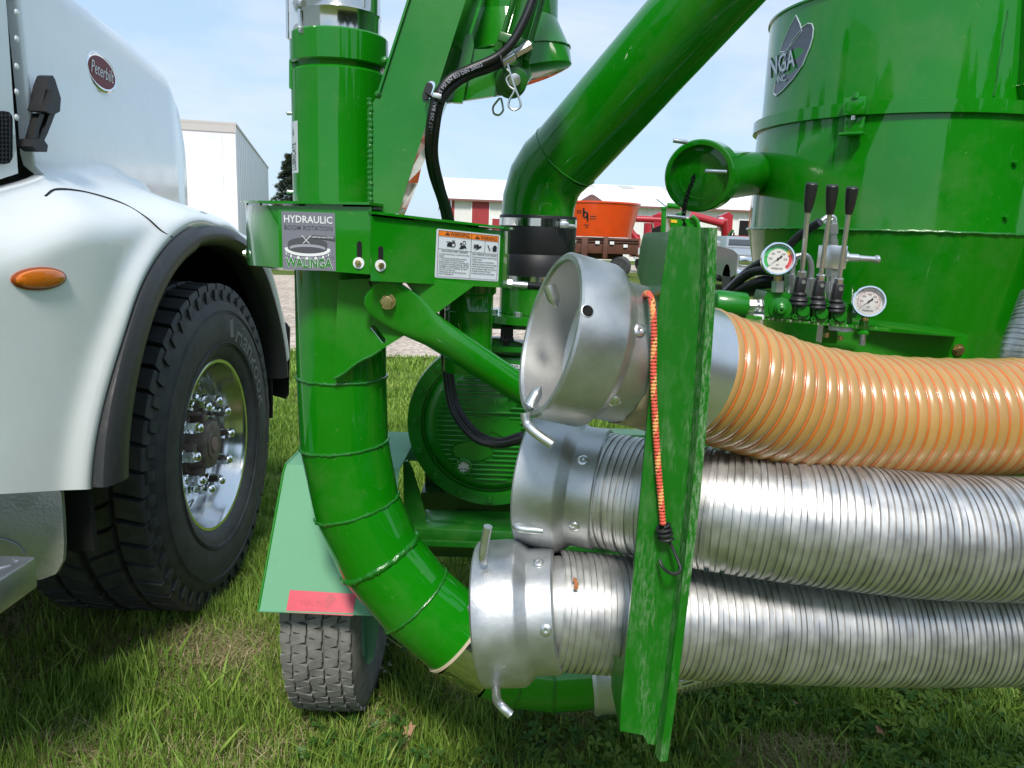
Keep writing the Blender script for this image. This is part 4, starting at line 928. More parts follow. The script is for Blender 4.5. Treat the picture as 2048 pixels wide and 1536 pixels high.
ed = MB(); ed.sweep([BLf + Vector((0, .002, 0)), BRf + Vector((0, .002, 0))], .0035, 8); ed.build('fender_hem', M['green_pale'], fdo)
ed = MB(); ed.sweep([BLf + Vector((-.002, 0, 0)), rgs[1][0] + Vector((-.002, 0, 0)), rgs[2][0] + Vector((-.002, 0, 0)), BKL + Vector((-.002, 0, 0))], .003, 6); ed.build('fender_edge', M['green'], fdo)
f4 = [plane_hit(x, y, BLf, nf) for x, y in ((572, 1225), (706, 1232), (712, 1188), (580, 1180))]; q5 = quadmap(*f4)
rf = MB(); rf.mat(0).add([q5(u, v, .0012) for u, v in ((0, 0), (1, 0), (1, 1), (0, 1))], [(0, 1, 2, 3)]); rf.mat(1).text('WALINGA', lambda u, v: q5(.43 + u, .34 + v, .0018), .30, .5)
rf.mat(1).add([q5(u, v, .0016) for u, v in ((.60, .22), (.72, .75), (.62, .95), (.55, .7))], [(0, 1, 2, 3)]); rf.build('reflector_sticker', [M['skid'], M['skid2']], fdo, smooth=0)
tw = bpy.data.objects.new('trailer_wheel', None); COL.objects.link(tw); tw.parent = vac
TX2, TY2, TZ2, TR2 = -.446, 2.005, .335, .335
t2_ = MB(); sw = [(.072, .20), (.084, .215), (.094, .245), (.095, .275), (.089, .305), (.083, .318), (.076, .325)]
t2_.lathe([(-x, r_) for x, r_ in sw] + [(x, r_) for x, r_ in reversed(sw)], (TX2, TY2, TZ2), (1, 0, 0), 80)
rs = random.Random(3); cols = [(-.085, -.058), (-.0555, -.020), (-.0175, .0175), (.020, .0555), (.058, .085)]
for ci, (x0, x1) in enumerate(cols):
    nb = 78; off = rs.random()
    for i in range(nb):
        d = 2 * math.pi / nb; a = d * (i + off); sh = 1.2 if i % 2 else -1.2
        tread_block(t2_, x0 + (.0022 if i % 2 else 0), x1 - (0 if i % 2 else .0022), a + d * .02, a + d * .98, .322, TR2 + rs.uniform(-.0008, .0008) - (.004 if ci in (0, 4) else 0), sh + rs.uniform(-.3, .3), TX2, TY2, TZ2, .0012, 1)
t2_.build('trailer_tyre', M['tyre_dusty'], tw, smooth=35)
r2_ = MB(); r2_.lathe([(.06, .20), (.072, .205), (.075, .198), (.05, .185), (.025, .17), (.03, .10), (.035, 0)], (TX2, TY2, TZ2), (1, 0, 0), 48); r2_.build('trailer_rim', M['green_pale'], tw)
fp = MB(); fp.prism([[(728, 1236), (758, 1238), (757, 1262), (746, 1320), (729, 1334)]], pxY(1.86), .004); fp.build('fender_stay', M['green_pale'], vac, smooth=0)
# ---- tank
TKX, TKY, TKR = 1.295, 2.72, .478
tz = lambda py: at(1830, py, TKY - TKR).z
TC = Vector((TKX, TKY, 0)); zband = tz(206); zseam = tz(462); zlow = tz(720)
tk = MB()
tk.lathe([(zseam, TKR), (zband - .02, TKR), (zband + .0, TKR), (zband + .004, TKR - .012), (tz(-58), TKR - .012), (tz(-59), TKR - .006), (tz(-64), TKR - .006), (tz(-65), TKR - .02), (tz(-95), TKR * .6), (tz(-100), 0)], TC, (0, 0, 1), 128)
tko = tk.build('tank', M['green'], vac, smooth=30)
cn = MB(); cn.lathe([(zseam - .001, TKR + .001), (zlow - .28, TKR * .70), (zlow - .30, 0)], TC, (0, 0, 1), 128); cn.build('tank_cone', M['green'], vac, smooth=30)
bn = MB(); bn.lathe([(zband - .018, TKR), (zband - .020, TKR + .014), (zband + .016, TKR + .014), (zband + .018, TKR - .012)], TC, (0, 0, 1), 128); bn.build('rim_band', M['green'], tko)
def tring(z, r_, n=120): return [TC + Vector((r_ * math.cos(2 * math.pi * k / n), r_ * math.sin(2 * math.pi * k / n), z)) for k in range(n)]
w = MB(); weld(w, tring(zseam, TKR), .0042, 77); w.build('weld_bead', M['green_weld'], tko)
def tank_hit(px, py, r_=None):
    r_ = r_ or TKR; d = ray(px, py); o_ = CC - TC; a = d.x ** 2 + d.y ** 2; b = 2 * (o_.x * d.x + o_.y * d.y); c = o_.x ** 2 + o_.y ** 2 - r_ * r_; t = (-b - math.sqrt(max(0, b * b - 4 * a * c))) / (2 * a); return CC + d * t
w = MB(); w.sweep([tank_hit(2016 - (2016 - 1988) * t + .8 * math.sin(17 * t), 20 + 172 * t, TKR - .012) for t in lin(0, 1, 40)], .003, 6); w.build('weld_bead', M['green_weld'], tko)
p = tank_hit(1714, 213, TKR + .014); nn = Vector((p.x - TKX, p.y - TKY, 0)).normalized(); tg = Vector((-nn.y, nn.x, 0)); Rk = Matrix((tg, nn, Vector((0, 0, 1)))).transposed()
lk = MB(); lk.box(p + nn * .012 + Vector((0, 0, -.002)), (.062, .03, .05), Rk, .004); lk.box(p + nn * .004 + Vector((0, 0, -.052)), (.055, .012, .05), Rk, .003); lk.box(p + nn * .016 + Vector((0, 0, -.078)), (.068, .03, .009), Rk, .003); lk.cyl(p + nn * .016 + Vector((0, 0, .022)), p + nn * .016 + Vector((0, 0, .036)), .009, 6); lk.cyl(p + nn * .016 + Vector((0, 0, .018)), p + nn * .016 + Vector((0, 0, .024)), .016, 16); lk.mat(1).cyl(p + nn * .02 + Vector((0, 0, -.04)), p + nn * .02 + Vector((0, 0, -.028)), .006, 10)
lk.build('band_latch', [M['green'], M['zinc']], tko, smooth=25)
for x, y in ((2028, 325), (2010, 434)): q = tank_hit(x, y); nq = Vector((q.x - TKX, q.y - TKY, 0)).normalized(); bolt(tko, q, nq, .008, .010, M['green'], .010, wm=M['green'])
# shield emblem wrapped on the drum
ez0, ez1 = zz(0), 0
em = MB(); RB = TKR - .0115
def esurf(px, py, o_): return tank_hit(px, py, RB + o_)
def ring_poly(mb, pts, o_, m_):
    tri = geometry.tessellate_polygon([[Vector((p[0], p[1], 0)) for p in pts]]); mb.mat(m_).add([esurf(*p, o_) for p in pts], [tuple(t) for t in tri])
def outline(mb, pts, o_, r_, m_):
    Q = []
    for a, b in zip(pts, pts[1:] + pts[:1]): Q += [esurf(a[0] + (b[0] - a[0]) * k / 4, a[1] + (b[1] - a[1]) * k / 4, o_) for k in range(4)]
    mb.mat(m_).sweep(Q, r_, 6, closed=True)
leaf1 = [(1592, 31), (1600, 48), (1604, 62), (1596, 74), (1584, 90), (1570, 104), (1560, 104), (1566, 86), (1578, 58)]
leaf2 = [(1606, 54), (1616, 47), (1624, 48), (1627, 58), (1625, 76), (1619, 96), (1605, 130), (1586, 158), (1566, 180), (1552, 192), (1547, 186), (1551, 166), (1558, 150), (1570, 112), (1586, 80)]
ring_poly(em, leaf1, .0012, 0); ring_poly(em, leaf2, .0020, 0); outline(em, leaf1, .0012, .0022, 1); outline(em, leaf2, .0022, .0022, 1)
em.mat(0).text('NGA', lambda u, v: esurf(1564 + u, 143 - v - .42 * u, .0036), 36, 50, .05)
em.mat(1).text('NGA', lambda u, v: esurf(1564 + u, 143 - v - .42 * u, .0044), 36, 50, .005)
em.mat(1).text('INC.', lambda u, v: esurf(1563 + u, 163 - v - .25 * u, .0040), 12, 17, .02); em.build('shield_emblem', [M['emblem'], M['emblemw']], tko, smooth=0)
# capped side port
pcx = at(1398, 352, 2.12); pax = (at(1398, 352, 2.12) - at(1512, 347, 2.78)).normalized()
po = MB(); po.lathe([(-.75, .072), (-.12, .072), (-.118, .082), (-.075, .082), (-.072, .094), (.0, .094), (.004, .090), (.004, .080), (-.03, .078)], pcx, pax, 56)
poo = po.build('side_port', M['green'], vac)
cpp = MB(); cpp.lathe([(-.022, .079), (-.020, .06), (-.024, .058), (-.022, 0)], pcx, pax, 48); cpp.build('port_cap', M['green'], poo)
for (a, b) in (((1346, 281), (1375, 285)), ((1410, 342), (1453, 344)), ((1333, 431), (1372, 436))):
    q = MB(); q.cyl(at(*a, 2.07), at(*b, 2.07), .0055, 12, .001); q.build('port_pin', M['zinc'], poo)
chn = MB(); pts = [at(x, y, 2.085) for x, y in ((1388, 352), (1384, 366), (1378, 380), (1374, 394), (1370, 408), (1368, 422), (1367, 436), (1369, 450), (1370, 462))]
CQ = catmull(pts, 3)
for i in range(0, len(CQ) - 1, 1):
    a, b = CQ[i], CQ[i + 1]; c = (a + b) / 2; d, s1, s2 = frame(b - a); ww = s1 if i % 2 else s2
    chn.sweep([c + d * .009 * math.cos(t) + ww * .005 * math.sin(t) for t in lin(0, 2 * math.pi, 12, endpoint=False)], .0016, 6, closed=True)
chn.build('port_chain', M['dark'], poo)
# pipe at the far right edge
rp = MB(); Pr = [at(2108, -120, 2.28), at(2098, 120, 2.28), at(2095, 160, 2.28), at(2122, 330, 2.30), at(2180, 560, 2.34), at(2215, 700, 2.36)]; rr_ = mitre_rings(Pr, .098)
for a, b in zip(rr_, rr_[1:]): rp.loft([[p.copy() for p in a], [p.copy() for p in b]], cap=False)
rpo = rp.build('return_pipe', M['green'], vac); w = MB(); weld(w, rr_[2], .0022, 91); w.build('weld_bead', M['green_weld'], rpo)
# ---- control shelf, valve bank
SY = 1.50
sh = MB(); A, B = at(1425, 627, SY), at(1785, 660, SY - .02); A2, B2 = at(1780, 650, SY + .1), at(1950, 674, SY + .06)
sh.bar(A + Vector((0, .05, 0)), B + Vector((0, .05, 0)), .10, .006); sh.bar(A2 + Vector((-.05, .06, .002)), B2 + Vector((0, .06, 0)), .12, .005)
sh.prism([[(1640, 654), (1935, 676), (1932, 720), (1640, 716)]], pxY(SY + .13), .008); sh.box(at(1655, 660, SY + .05), (.03, .03, .05)); sho = sh.build('control_shelf', M['green'], vac, smooth=25)
bolt(sho, at(1917, 700, SY + .128), (0, -1, 0), .010, .008, M['zincy'], .013, wm=M['zincy'])
for x, y in ((1653, 664), (1681, 670)): bolt(sho, at(x, y, SY + .0), (0, 0, -1), .006, .010, M['zincy'])
vb = MB(); VY = SY - .01
vb.prism([[(1534, 583), (1578, 586), (1592, 600), (1590, 636), (1530, 633), (1528, 600)]], pxY(VY), .07)
vb.prism([[(1590, 602), (1698, 612), (1694, 648), (1588, 637)]], pxY(VY + .012), .06)
for k, x in enumerate((1603, 1640, 1677)):
    y = 607 + k * 5; vb.prism([rrect(x - 15, y - 4, x + 17, y + 32, 4, 2)], pxY(VY - .004), .03); vb.lathe([(0, .0125), (-.006, .0125), (-.008, .0105), (-.008, 0)], at(x + 2, y + 14, VY - .004), (0, 1, 0), 24)
    c = at(x - 15, y + 26, VY - .008); vb.lathe([(0, .0045), (-.004, .0045), (-.004, .0025), (-.001, .0025), (-.001, 0)], c, (0, 1, 0), 14)
    c = at(x + 14, y - 2, VY - .008); vb.lathe([(0, .0035), (-.004, .0035), (-.004, .002), (-.001, .002), (-.001, 0)], c, (0, 1, 0), 14)
vb.prism([[(1694, 606), (1706, 608), (1704, 646), (1692, 648)]], pxY(VY + .02), .05)
c = at(1560, 616, VY); vb.lathe([(0, .021), (-.008, .021), (-.010, .012), (-.018, .011), (-.020, .008), (-.032, .0075), (-.033, .006), (-.033, .003), (-.028, .003), (-.028, 0)], c, (.25, 1, .05), 24)
c0 = at(1428, 606, VY + .02); c1 = at(1492, 612, VY + .02); vb.cyl(c0, c1, .026, 28, .004); vb.box(at(1455, 610, VY + .03), (.06, .045, .05), None, .004)
vbo = vb.build('valve_bank', M['green_cast'], vac, smooth=30)
zf = MB(); a, b = at(1493, 610, VY + .02), at(1532, 611, VY + .02); zf.cyl(a, b, .0085, 14); d = b - a
for s0, s1, r_ in ((.1, .45, .0125), (.6, .95, .0135)): zf.cyl(a + d * s0, a + d * s1, r_, 6)
zf.build('union_fitting', M['zinc'], vbo, smooth=28)
zf = MB(); zf.cyl(at(1700, 624, VY + .03), at(1711, 626, VY + .03), .011, 6); zf.build('plug', M['zinc'], vbo, smooth=28)
for x, y, h, r_ in ((1590, 566, 26, .0125), (1621, 568, 22, .012), (1580, 560, 22, .011), (1659, 574, 20, .010)):
    zf = MB(); zf.cyl(at(x, y + h / 2, VY + .045), at(x, y - h / 2, VY + .045), r_, 6); zf.cyl(at(x, y + h / 2 + 14, VY + .045), at(x, y + h / 2, VY + .045), r_ * .8, 16); zf.build('hex_fitting', M['zinc'], vbo, smooth=28)
for pts in (((1584, 560), (1585, 530), (1592, 514), (1604, 512)), ((1621, 558), (1622, 532), (1615, 514), (1602, 511), (1590, 518), (1588, 530)), ((1668, 448), (1666, 436), (1654, 436), (1644, 443))):
    zf = MB(); zf.sweep(catmull([at(x, y, VY + .05) for x, y in pts], 6), .0062, 10); zf.build('bent_tube', M['zinc'], vbo, smooth=28)
bv = MB(); c = at(1664, 514, VY + .045); bv.box(c, (.045, .035, .045), None, .002)
for y0, y1, r_ in ((496, 480, .0125), (480, 468, .010), (468, 448, .0125), (534, 552, .0135), (552, 562, .009), (562, 580, .012)): bv.cyl(at(1664, y0, VY + .045), at(1664, y1, VY + .045), r_, 6 if r_ > .0095 else 16)
bv.lathe([(0, .0125), (.006, .0125), (.008, .0085), (.028, .0085), (.03, .0065), (.060, .006), (.063, .0085), (.068, .0085), (.071, .005), (.072, 0)], at(1687, 515, VY + .04), (1, 0, -.03), 20)
bv.build('ball_valve', M['zinc'], vbo, smooth=28)
for k, (bx_, by_, mx_, my_, tx_, ty_) in enumerate(((1603, 553, 1616, 420, 1624, 366), (1640, 560, 1660, 424, 1665, 370), (1677, 567, 1698, 424, 1705, 374))):
    lv = MB(); a, m_, t_ = at(bx_, by_, VY - .005), at(mx_, my_, VY - .035), at(tx_, ty_, VY - .045)
    lv.cyl(a, m_, .0044, 14); lv.cyl(a + (a - m_).normalized() * .008, a + (m_ - a).normalized() * .010, .0085, 6); lo_ = lv.build('control_lever', M['zinc'], vac)
    gp = MB(); gp.lathe([(-.004, .006), (0, .007), (.012, .0090), (.035, .0108), ((t_ - m_).length - .002, .0106), ((t_ - m_).length, .009), ((t_ - m_).length, 0)], m_, t_ - m_, 28); gp.build('lever_grip', M['blackp'], lo_)
    bt = MB(); c = at(bx_ - 1, by_ + 4, VY - .004); u_ = Vector((0, 0, -1))
    bt.box(c + u_ * .012, (.018, .018, .032), Matrix.Rotation(.1, 3, 'Y'), .003); bt.lathe([(.026, .011), (.030, .014), (.034, .012), (.037, .016), (.041, .0180), (.044, .0150), (.048, .018), (.051, .017), (.051, 0)], c, u_, 28)
    bt.mat(1).cyl(c + u_ * .006 + Vector((.002, -.0092, 0)), c + u_ * .006 + Vector((.002, -.0105, 0)), .004, 12); bt.build('lever_boot', [M['blackp'], M['zinc']], lo_)
for pts, r_ in ((((1640, 444, 1.53), (1606, 466, 1.56), (1580, 490, 1.58), (1562, 520, 1.60), (1552, 560, 1.62)), .0085), (((1545, 520, 1.56), (1515, 530, 1.60), (1490, 548, 1.64), (1462, 575, 1.68), (1435, 600, 1.72)), .0095), (((1568, 548, 1.55), (1535, 541, 1.56), (1506, 544, 1.60), (1480, 560, 1.63), (1455, 585, 1.66)), .0095), (((1570, 556, 1.58), (1530, 560, 1.58), (1500, 570, 1.60), (1472, 585, 1.64)), .0095), (((1556, 566, 1.6), (1520, 572, 1.6), (1490, 584, 1.62), (1470, 595, 1.64)), .0085)):
    hhose(pts, r_)
def glass_mat():
    mt = bpy.data.materials.new('clear_glass'); mt.use_nodes = True; t = mt.node_tree; t.nodes.clear(); o_ = N(t, 'ShaderNodeOutputMaterial'); x = N(t, 'ShaderNodeMixShader'); a = N(t, 'ShaderNodeBsdfTransparent'); b = N(t, 'ShaderNodeBsdfGlossy'); b.inputs['Roughness'].default_value = .02
    f_ = N(t, 'ShaderNodeFresnel'); f_.inputs[0].default_value = 1.3; t.links.new(f_.outputs[0], x.inputs[0]); t.links.new(a.outputs[0], x.inputs[1]); t.links.new(b.outputs[0], x.inputs[2]); t.links.new(x.outputs[0], o_.inputs[0]); return mt
M['clear'] = glass_mat()
def gauge(cx, cy, Y, R_, nrm, colored):
    c = at(cx, cy, Y); n_ = Vector(nrm).normalized(); up_ = Vector((.03, 0, 1)); xr = up_.cross(n_).normalized(); yu = n_.cross(xr).normalized()
    D = lambda u, v, w=0.0: c + xr * u * R_ + yu * v * R_ + n_ * w
    cs = MB(); cs.mat(0).lathe([(-.026, 0), (-.026, R_ * .85), (-.022, R_ * .92), (-.004, R_ * .92)], c, n_, 48); cs.mat(1).lathe([(-.006, R_ * .93), (-.005, R_), (.004, R_), (.008, R_ * .95), (.008, R_ * .87), (.003, R_ * .84), (-.001, R_ * .83)], c, n_, 56)
    g_ = cs.build('pressure_gauge', [M['blackp'], M['chrome']], vac)
    dl = MB(); dl.mat(0).add([D(.845 * math.cos(t), .845 * math.sin(t), 0) for t in lin(0, 2 * math.pi, 48, endpoint=False)], [tuple(range(48))])
    def arc(r0, r1, a0, a1, m_, w=.0006):
        A_ = [math.radians(q) for q in lin(a0, a1, 30)]; dl.mat(m_).add([D(r1 * math.cos(t), r1 * math.sin(t), w) for t in A_] + [D(r0 * math.cos(t), r0 * math.sin(t), w) for t in A_], [(i, i + 1, 31 + i, 30 + i) for i in range(29)])
    if colored: arc(.62, .80, 45, 222, 2); arc(.62, .80, 25, 45, 4); arc(.62, .80, -45, 25, 3)
    else: arc(.62, .632, -45, 225, 3); arc(.50, .51, -45, 225, 3)
    for k in range(27):
        a = math.radians(225 - k * 270 / 26); r0 = .56 if k % 5 == 0 else .62; r1 = .80 if k % 5 == 0 else .70; dx, dy = -math.sin(a) * .008, math.cos(a) * .008; ca, sa = math.cos(a), math.sin(a)
        if not colored or k % 5 == 0: dl.mat(1).add([D(r0 * ca - dx, r0 * sa - dy, .0009), D(r1 * ca - dx, r1 * sa - dy, .0009), D(r1 * ca + dx, r1 * sa + dy, .0009), D(r0 * ca + dx, r0 * sa + dy, .0009)], [(0, 1, 2, 3)])
    for k, s_ in enumerate(('500', '1000', '1500', '2000', '2500')):
        a = math.radians(180 - k * 45); dl.mat(1).text(s_, lambda u, v: D(.42 * math.cos(a) + u, .42 * math.sin(a) - .05 + v, .0009), .11, .20)
    dl.mat(1).text('WALINGA INC.', lambda u, v: D(u, -.62 + v, .0009), .10, .66, .01); dl.text('psi', lambda u, v: D(u, -.38 + v, .0009), .12, .14)
    a = math.radians(222); ca, sa = math.cos(a), math.sin(a)
    dl.mat(1).add([D(.68 * ca, .68 * sa, .002), D(-.02 * sa, .02 * ca, .002), D(-.28 * ca - .07 * sa, -.28 * sa + .07 * ca, .002), D(-.28 * ca + .07 * sa, -.28 * sa - .07 * ca, .002), D(.02 * sa, -.02 * ca, .002)], [(0, 1, 2, 3, 4)])
    dl.lathe([(.002, .07 * R_), (.0035, .05 * R_), (.0035, 0)], c, n_, 16); dl.build('dial', [M['dial'], M['ink'], M['dialg'], M['dialr'], M['dialy']], g_, smooth=0)
    gl_ = MB(); gl_.lathe([(.0035, R_ * .86), (.0045, R_ * .5), (.0048, 0)], c, n_, 40); gl_.build('gauge_glass', M['clear'], g_)
    return g_, c
g1, c1 = gauge(1556, 518, VY - .02, .0315, (-.22, -1, .16), True); g2, c2 = gauge(1738, 603, VY - .02, .0305, (-.34, -1, .14), False)
q = MB(); q.mat(0).cyl(at(1556, 550, VY), at(1556, 562, VY), .0075, 14); q.mat(1).cyl(at(1556, 562, VY), at(1555, 584, VY), .012, 6); q.build('gauge_stem', [M['zincy'], M['zinc']], g1, smooth=28)
q = MB(); q.mat(0).cyl(at(1730, 632, VY), at(1729, 642, VY), .007, 14); q.mat(1).lathe([(0, .0085), (-.018, .0085), (-.022, .012), (-.026, .012)], at(1728, 641, VY), (0, 0, 1), 20); q.mat(2).cyl(at(1726, 664, VY + .02), at(1724, 690, VY + .02), .006, 12); q.build('gauge_stem', [M['zincy'], M['green'], M['zinc']], g2, smooth=28)
for x, y in ((1522, 634), (1674, 655), (1690, 658)): q = MB(); q.cyl(at(x, y + 4, VY + .02), at(x, y - 6, VY + .02), .016, 24, .001); q.build('nylon_spacer', M['w'], vbo)
# ---- hose rack bracket
def rackP(px, py, t): return dep(px, py, t)
RT = .985
rk = MB(); topc = dep(1384, 453, RT); botc = dep(1288, 1495, RT)
zt0, zb0 = topc.z, dep(1262, 1480, RT).z
yk = dep(1340, 980, RT).y
def xz(px, py): d = ray(px, py); p = CC + d * (yk / d.y); return p
def rkm(Y): return lambda u, v, w: at(u, v, Y) + Vector((0, w, 0))
fc = [(1338, 462), (1346, 453), (1358, 452), (1403, 455), (1398, 620), (1387, 800), (1370, 1000), (1347, 1200), (1323, 1400), (1310, 1490), (1296, 1488), (1286, 1470), (1240, 1462), (1242, 1400), (1262, 1200), (1280, 1000), (1298, 800), (1316, 620)]
rk.prism([fc], rkm(yk), .004)
# right return lip, folded towards us then out
fr_ = [(1403, 455), (1398, 620), (1387, 800), (1370, 1000), (1347, 1200), (1323, 1400), (1310, 1490)]
rg = []
for i, (x, y) in enumerate(fr_):
    p = at(x, y, yk); rg.append([p, p + Vector((.004, -.018, 0)), p + Vector((.015, -.016, 0)), p + Vector((.015, -.012, 0)), p + Vector((.006, -.012, 0)), p + Vector((.003, .004, 0))])
for q_ in rg[-1]: q_.z -= .012
lip = MB(); lip.loft(rg)
# scalloped back flange that cradles the hoses
def flange(pts):
    """pts: (py, depth) along the left edge of the face"""
    loop = []
    for py, dpt in pts:
        k = next(((a, b) for a, b in zip(fc[::-1][0:0] or [], []) ), None)
        xs = [(1338, 462), (1316, 620), (1298, 800), (1280, 1000), (1262, 1200), (1242, 1400), (1240, 1462)]
        for (x0, y0), (x1, y1) in zip(xs, xs[1:]):
            if y0 <= py <= y1 or (x1, y1) == xs[-1]: x = x0 + (x1 - x0) * (py - y0) / (y1 - y0); break
        loop.append((at(x, py, yk), dpt))
    mbv = [p for p, _ in loop] + [p + Vector((0, d_, 0)) for p, d_ in loop]; k = len(loop)
    rk.add(mbv + [v + Vector((.004, 0, 0)) for v in mbv], [(i, i + 1, k + i + 1, k + i) for i in range(k - 1)] + [(2 * k + i, 3 * k + i, 3 * k + i + 1, 2 * k + i + 1) for i in range(k - 1)] + [(k + i, k + i + 1, 3 * k + i + 1, 3 * k + i) for i in range(k - 1)])
flange([(464, .16), (470, .19), (500, .20), (560, .20), (590, .14), (615, .06), (650, .012), (800, .006), (1000, .006), (1200, .006), (1330, .012), (1355, .05), (1385, .10), (1420, .11), (1455, .10), (1462, .085)])
rko = rk.build('hose_rack', M['green_worn'], vac, smooth=25); lip.build('rack_lip', M['green_rubbed'], rko, smooth=25)
arm = MB(); arm.bar(Vector((.245, yk + .10, zb0 + .03)), Vector((.245, 2.2, zb0 + .03)), .04, .04); arm.bar(Vector((.25, yk + .12, topc.z - .06)), Vector((.25, yk + .2, topc.z - .06)), .02, .05); arm.build('rack_arm', M['green'], vac)
# ================================================================== conveying hoses lying in the rack
def resample(Q, step):
    cum = [0.0]
    for a, b in zip(Q, Q[1:]): cum.append(cum[-1] + (b - a).length)
    Lt = cum[-1]; out = []; i = 0
    for k in range(int(Lt / step) + 1):
        s_ = k * step
        while cum[i + 1] < s_: i += 1
        out.append(Q[i].lerp(Q[i + 1], (s_ - cum[i]) / (cum[i + 1] - cum[i])))
    return out
def path_px(pts, n=24): return catmull([dep(*p) for p in pts], n)
def cyl_hit(px, py, c, d, r_):
    v = ray(px, py); o_ = CC - c; v2 = v - d * v.dot(d); o2 = o_ - d * o_.dot(d); a = v2.dot(v2); b = 2 * v2.dot(o2); q = o2.dot(o2) - r_ * r_; t = (-b - math.sqrt(max(0, b * b - 4 * a * q))) / (2 * a); p = CC + v * t
    n_ = (p - c) - d * (p - c).dot(d); return p, n_.normalized()
CR = .112
def coupling(root, c, d, bolts, holes, handles, end_r):
    d = d.normalized(); mb = MB()
    mb.mat(0).lathe([(.004, CR - .0125), (.0, CR - .010), (.0, CR - .003), (.003, CR), (.062, CR), (.067, CR - .002), (.080, end_r + .006), (.083, end_r + .005), (.118, end_r + .005), (.121, end_r + .002), (.121, end_r - .004)], c, d, 72)
    mb.mat(1).lathe([(.004, CR - .0125), (.062, CR - .0135), (.075, end_r - .010), (.16, end_r - .010), (.16, 0)], c, d, 72)
    co = mb.build('coupling', [M['alu'], M['aluin']], root, smooth=38)
    for x, y, k in bolts:
        p, n_ = cyl_hit(x, y, c, d, end_r + .005 if k else CR); b = MB(); b.lathe([(0, .0085), (.0025, .0082), (.004, .006), (.0042, .003), (.003, 0)], p, n_, 18); b.build('rivet', M['zinc'], co)
    for x, y in holes:
        p, n_ = cyl_hit(x, y, c, d, CR); b = MB(); b.mat(0).lathe([(.0002, .0085), (.0006, .0072)], p, n_, 20); b.mat(1).lathe([(.0004, .0072), (.0004, 0)], p, n_, 20); b.build('pin_hole', [M['alu'], M['dark']], co)
    for pts in handles:
        b = MB(); Q = catmull([dep(*p) for p in pts], 8); b.sweep(Q, .0066, 14); b.build('handle', M['zinc'], co)
    return co
def steel_hose(name, pts, fc, bolts, handles, label, rad=.0915):
    Q = resample(path_px(pts), .004); c = dep(*fc); d = (Q[0] - c).normalized()
    root = thing(name, (Q[len(Q) // 2].x, Q[len(Q) // 2].y, 0), label, 'hose', 'conveying hoses in the rack'); root['_o'] = tuple(root.location)
    pitch = .0098; Q = resample(Q, pitch); P = []; rr = []; rj = random.Random(len(Q)); Q = [q + Vector((rj.uniform(-1, 1) * .00035, 0, rj.uniform(-1, 1) * .0002)) for q in Q]
    for i in range(len(Q) - 1):
        for t, o_ in ((0, -.0038), (.13, -.0038), (.16, .0006), (.28, .0006), (.33, .0), (.85, .0), (.88, -.0038)): P.append(Q[i].lerp(Q[i + 1], t)); rr.append(rad + o_ + .0003 * math.sin(i * 1.7) * math.sin(i * .61))
    mb = MB(); mb.sweep(P, rr, 80, cap=False); hb_ = mb.build('hose_body', M['hosesteel'], root, smooth=28, fixn=False)
    coupling(root, c, d, bolts, [], handles, rad)
    return root, Q, hb_
# top: amber ribbed hose
c1_ = dep(1096, 669, 1.02)
P1 = [(1310, 722, 1.063), (1425, 755, 1.10), (1600, 812, 1.15), (1800, 834, 1.20), (2048, 832, 1.245), (2300, 812, 1.28), (2900, 770, 1.36)]
Qa = resample(path_px(P1), .004); da = (dep(1330, 727, 1.068) - c1_).normalized()
am = thing('amber_hose', (Qa[len(Qa) // 2].x, Qa[len(Qa) // 2].y, 0), 'amber plastic hose with orange ribs and open aluminium coupling, topmost in the rack', 'hose', 'conveying hoses in the rack'); am['_o'] = tuple(am.location)
pitch = .0205; Qp = resample(Qa, pitch / 8); AR = .0905
P = []; rr = []
for i, p in enumerate(Qp):
    t = (i % 8) / 8; P.append(p); rr.append(AR + (.0042 + .0007 * math.sin(i // 8 * 2.3)) * math.sin(math.pi * t))
st0 = (int(.070 / (pitch / 8)) // 8) * 8
mb = MB(); mb.sweep(P[st0:], rr[st0:], 72, cap=False); amb = mb.build('hose_body', M['orange'], am, smooth=60, fixn=False)
hx = MB(); n_ = 48; pts = []; prev = None
for i in range(st0, len(Qp) - 1):
    d = (Qp[i + 1] - Qp[i]).normalized()
    if prev is None: _, a, b = frame(d)
    else: a = (prev - d * prev.dot(d)).normalized(); b = a.cross(d)
    b = a.cross(d); prev = a
    for k in range(6):
        ph = 2 * math.pi * (i - st0 + k / 6) / 8; q = Qp[i].lerp(Qp[i + 1], k / 6); pts.append(q + (a * math.cos(ph) + b * math.sin(ph)) * (AR + .0008))
# rings rather than one long helix keep the ribs square to the hose
for i in range(st0, len(Qp) - 1, 8):
    d = (Qp[i + 1] - Qp[i]).normalized(); _, a, b = frame(d); lean = .10
    hx.sweep([Qp[i] + (a * math.cos(t) + b * math.sin(t)) * (AR + .0002) for t in lin(0, 2 * math.pi, 72, endpoint=False)], .0024, 8, closed=True)
hx.build('spiral_rib', M['rib'], am, smooth=60, fixn=False)
bd = MB(); b0 = dep(1310, 722, 1.063); db = (dep(1425, 755, 1.10) - b0).normalized(); bd.lathe([(0.0, AR - .004), (.0, AR + .003), (.060, AR + .003), (.061, AR - .004)], b0 + db * .006, db, 64); bd.build('hose_band', M['zinc'], am)
tp = MB(); rs = random.Random(9); rg = []
for k in range(6):
    h = .116 + .012 * k; rg.append([c1_ + da * (h + rs.uniform(-.003, .003)) + (frame(da)[1] * math.cos(t) + frame(da)[2] * math.sin(t)) * (AR + .006 + rs.uniform(-.0012, .0012)) for t in lin(0, 2 * math.pi, 48, endpoint=False)])
tp.loft(rg, cap=False); tp.build('sealing_tape', M['tape'], am, smooth=60)
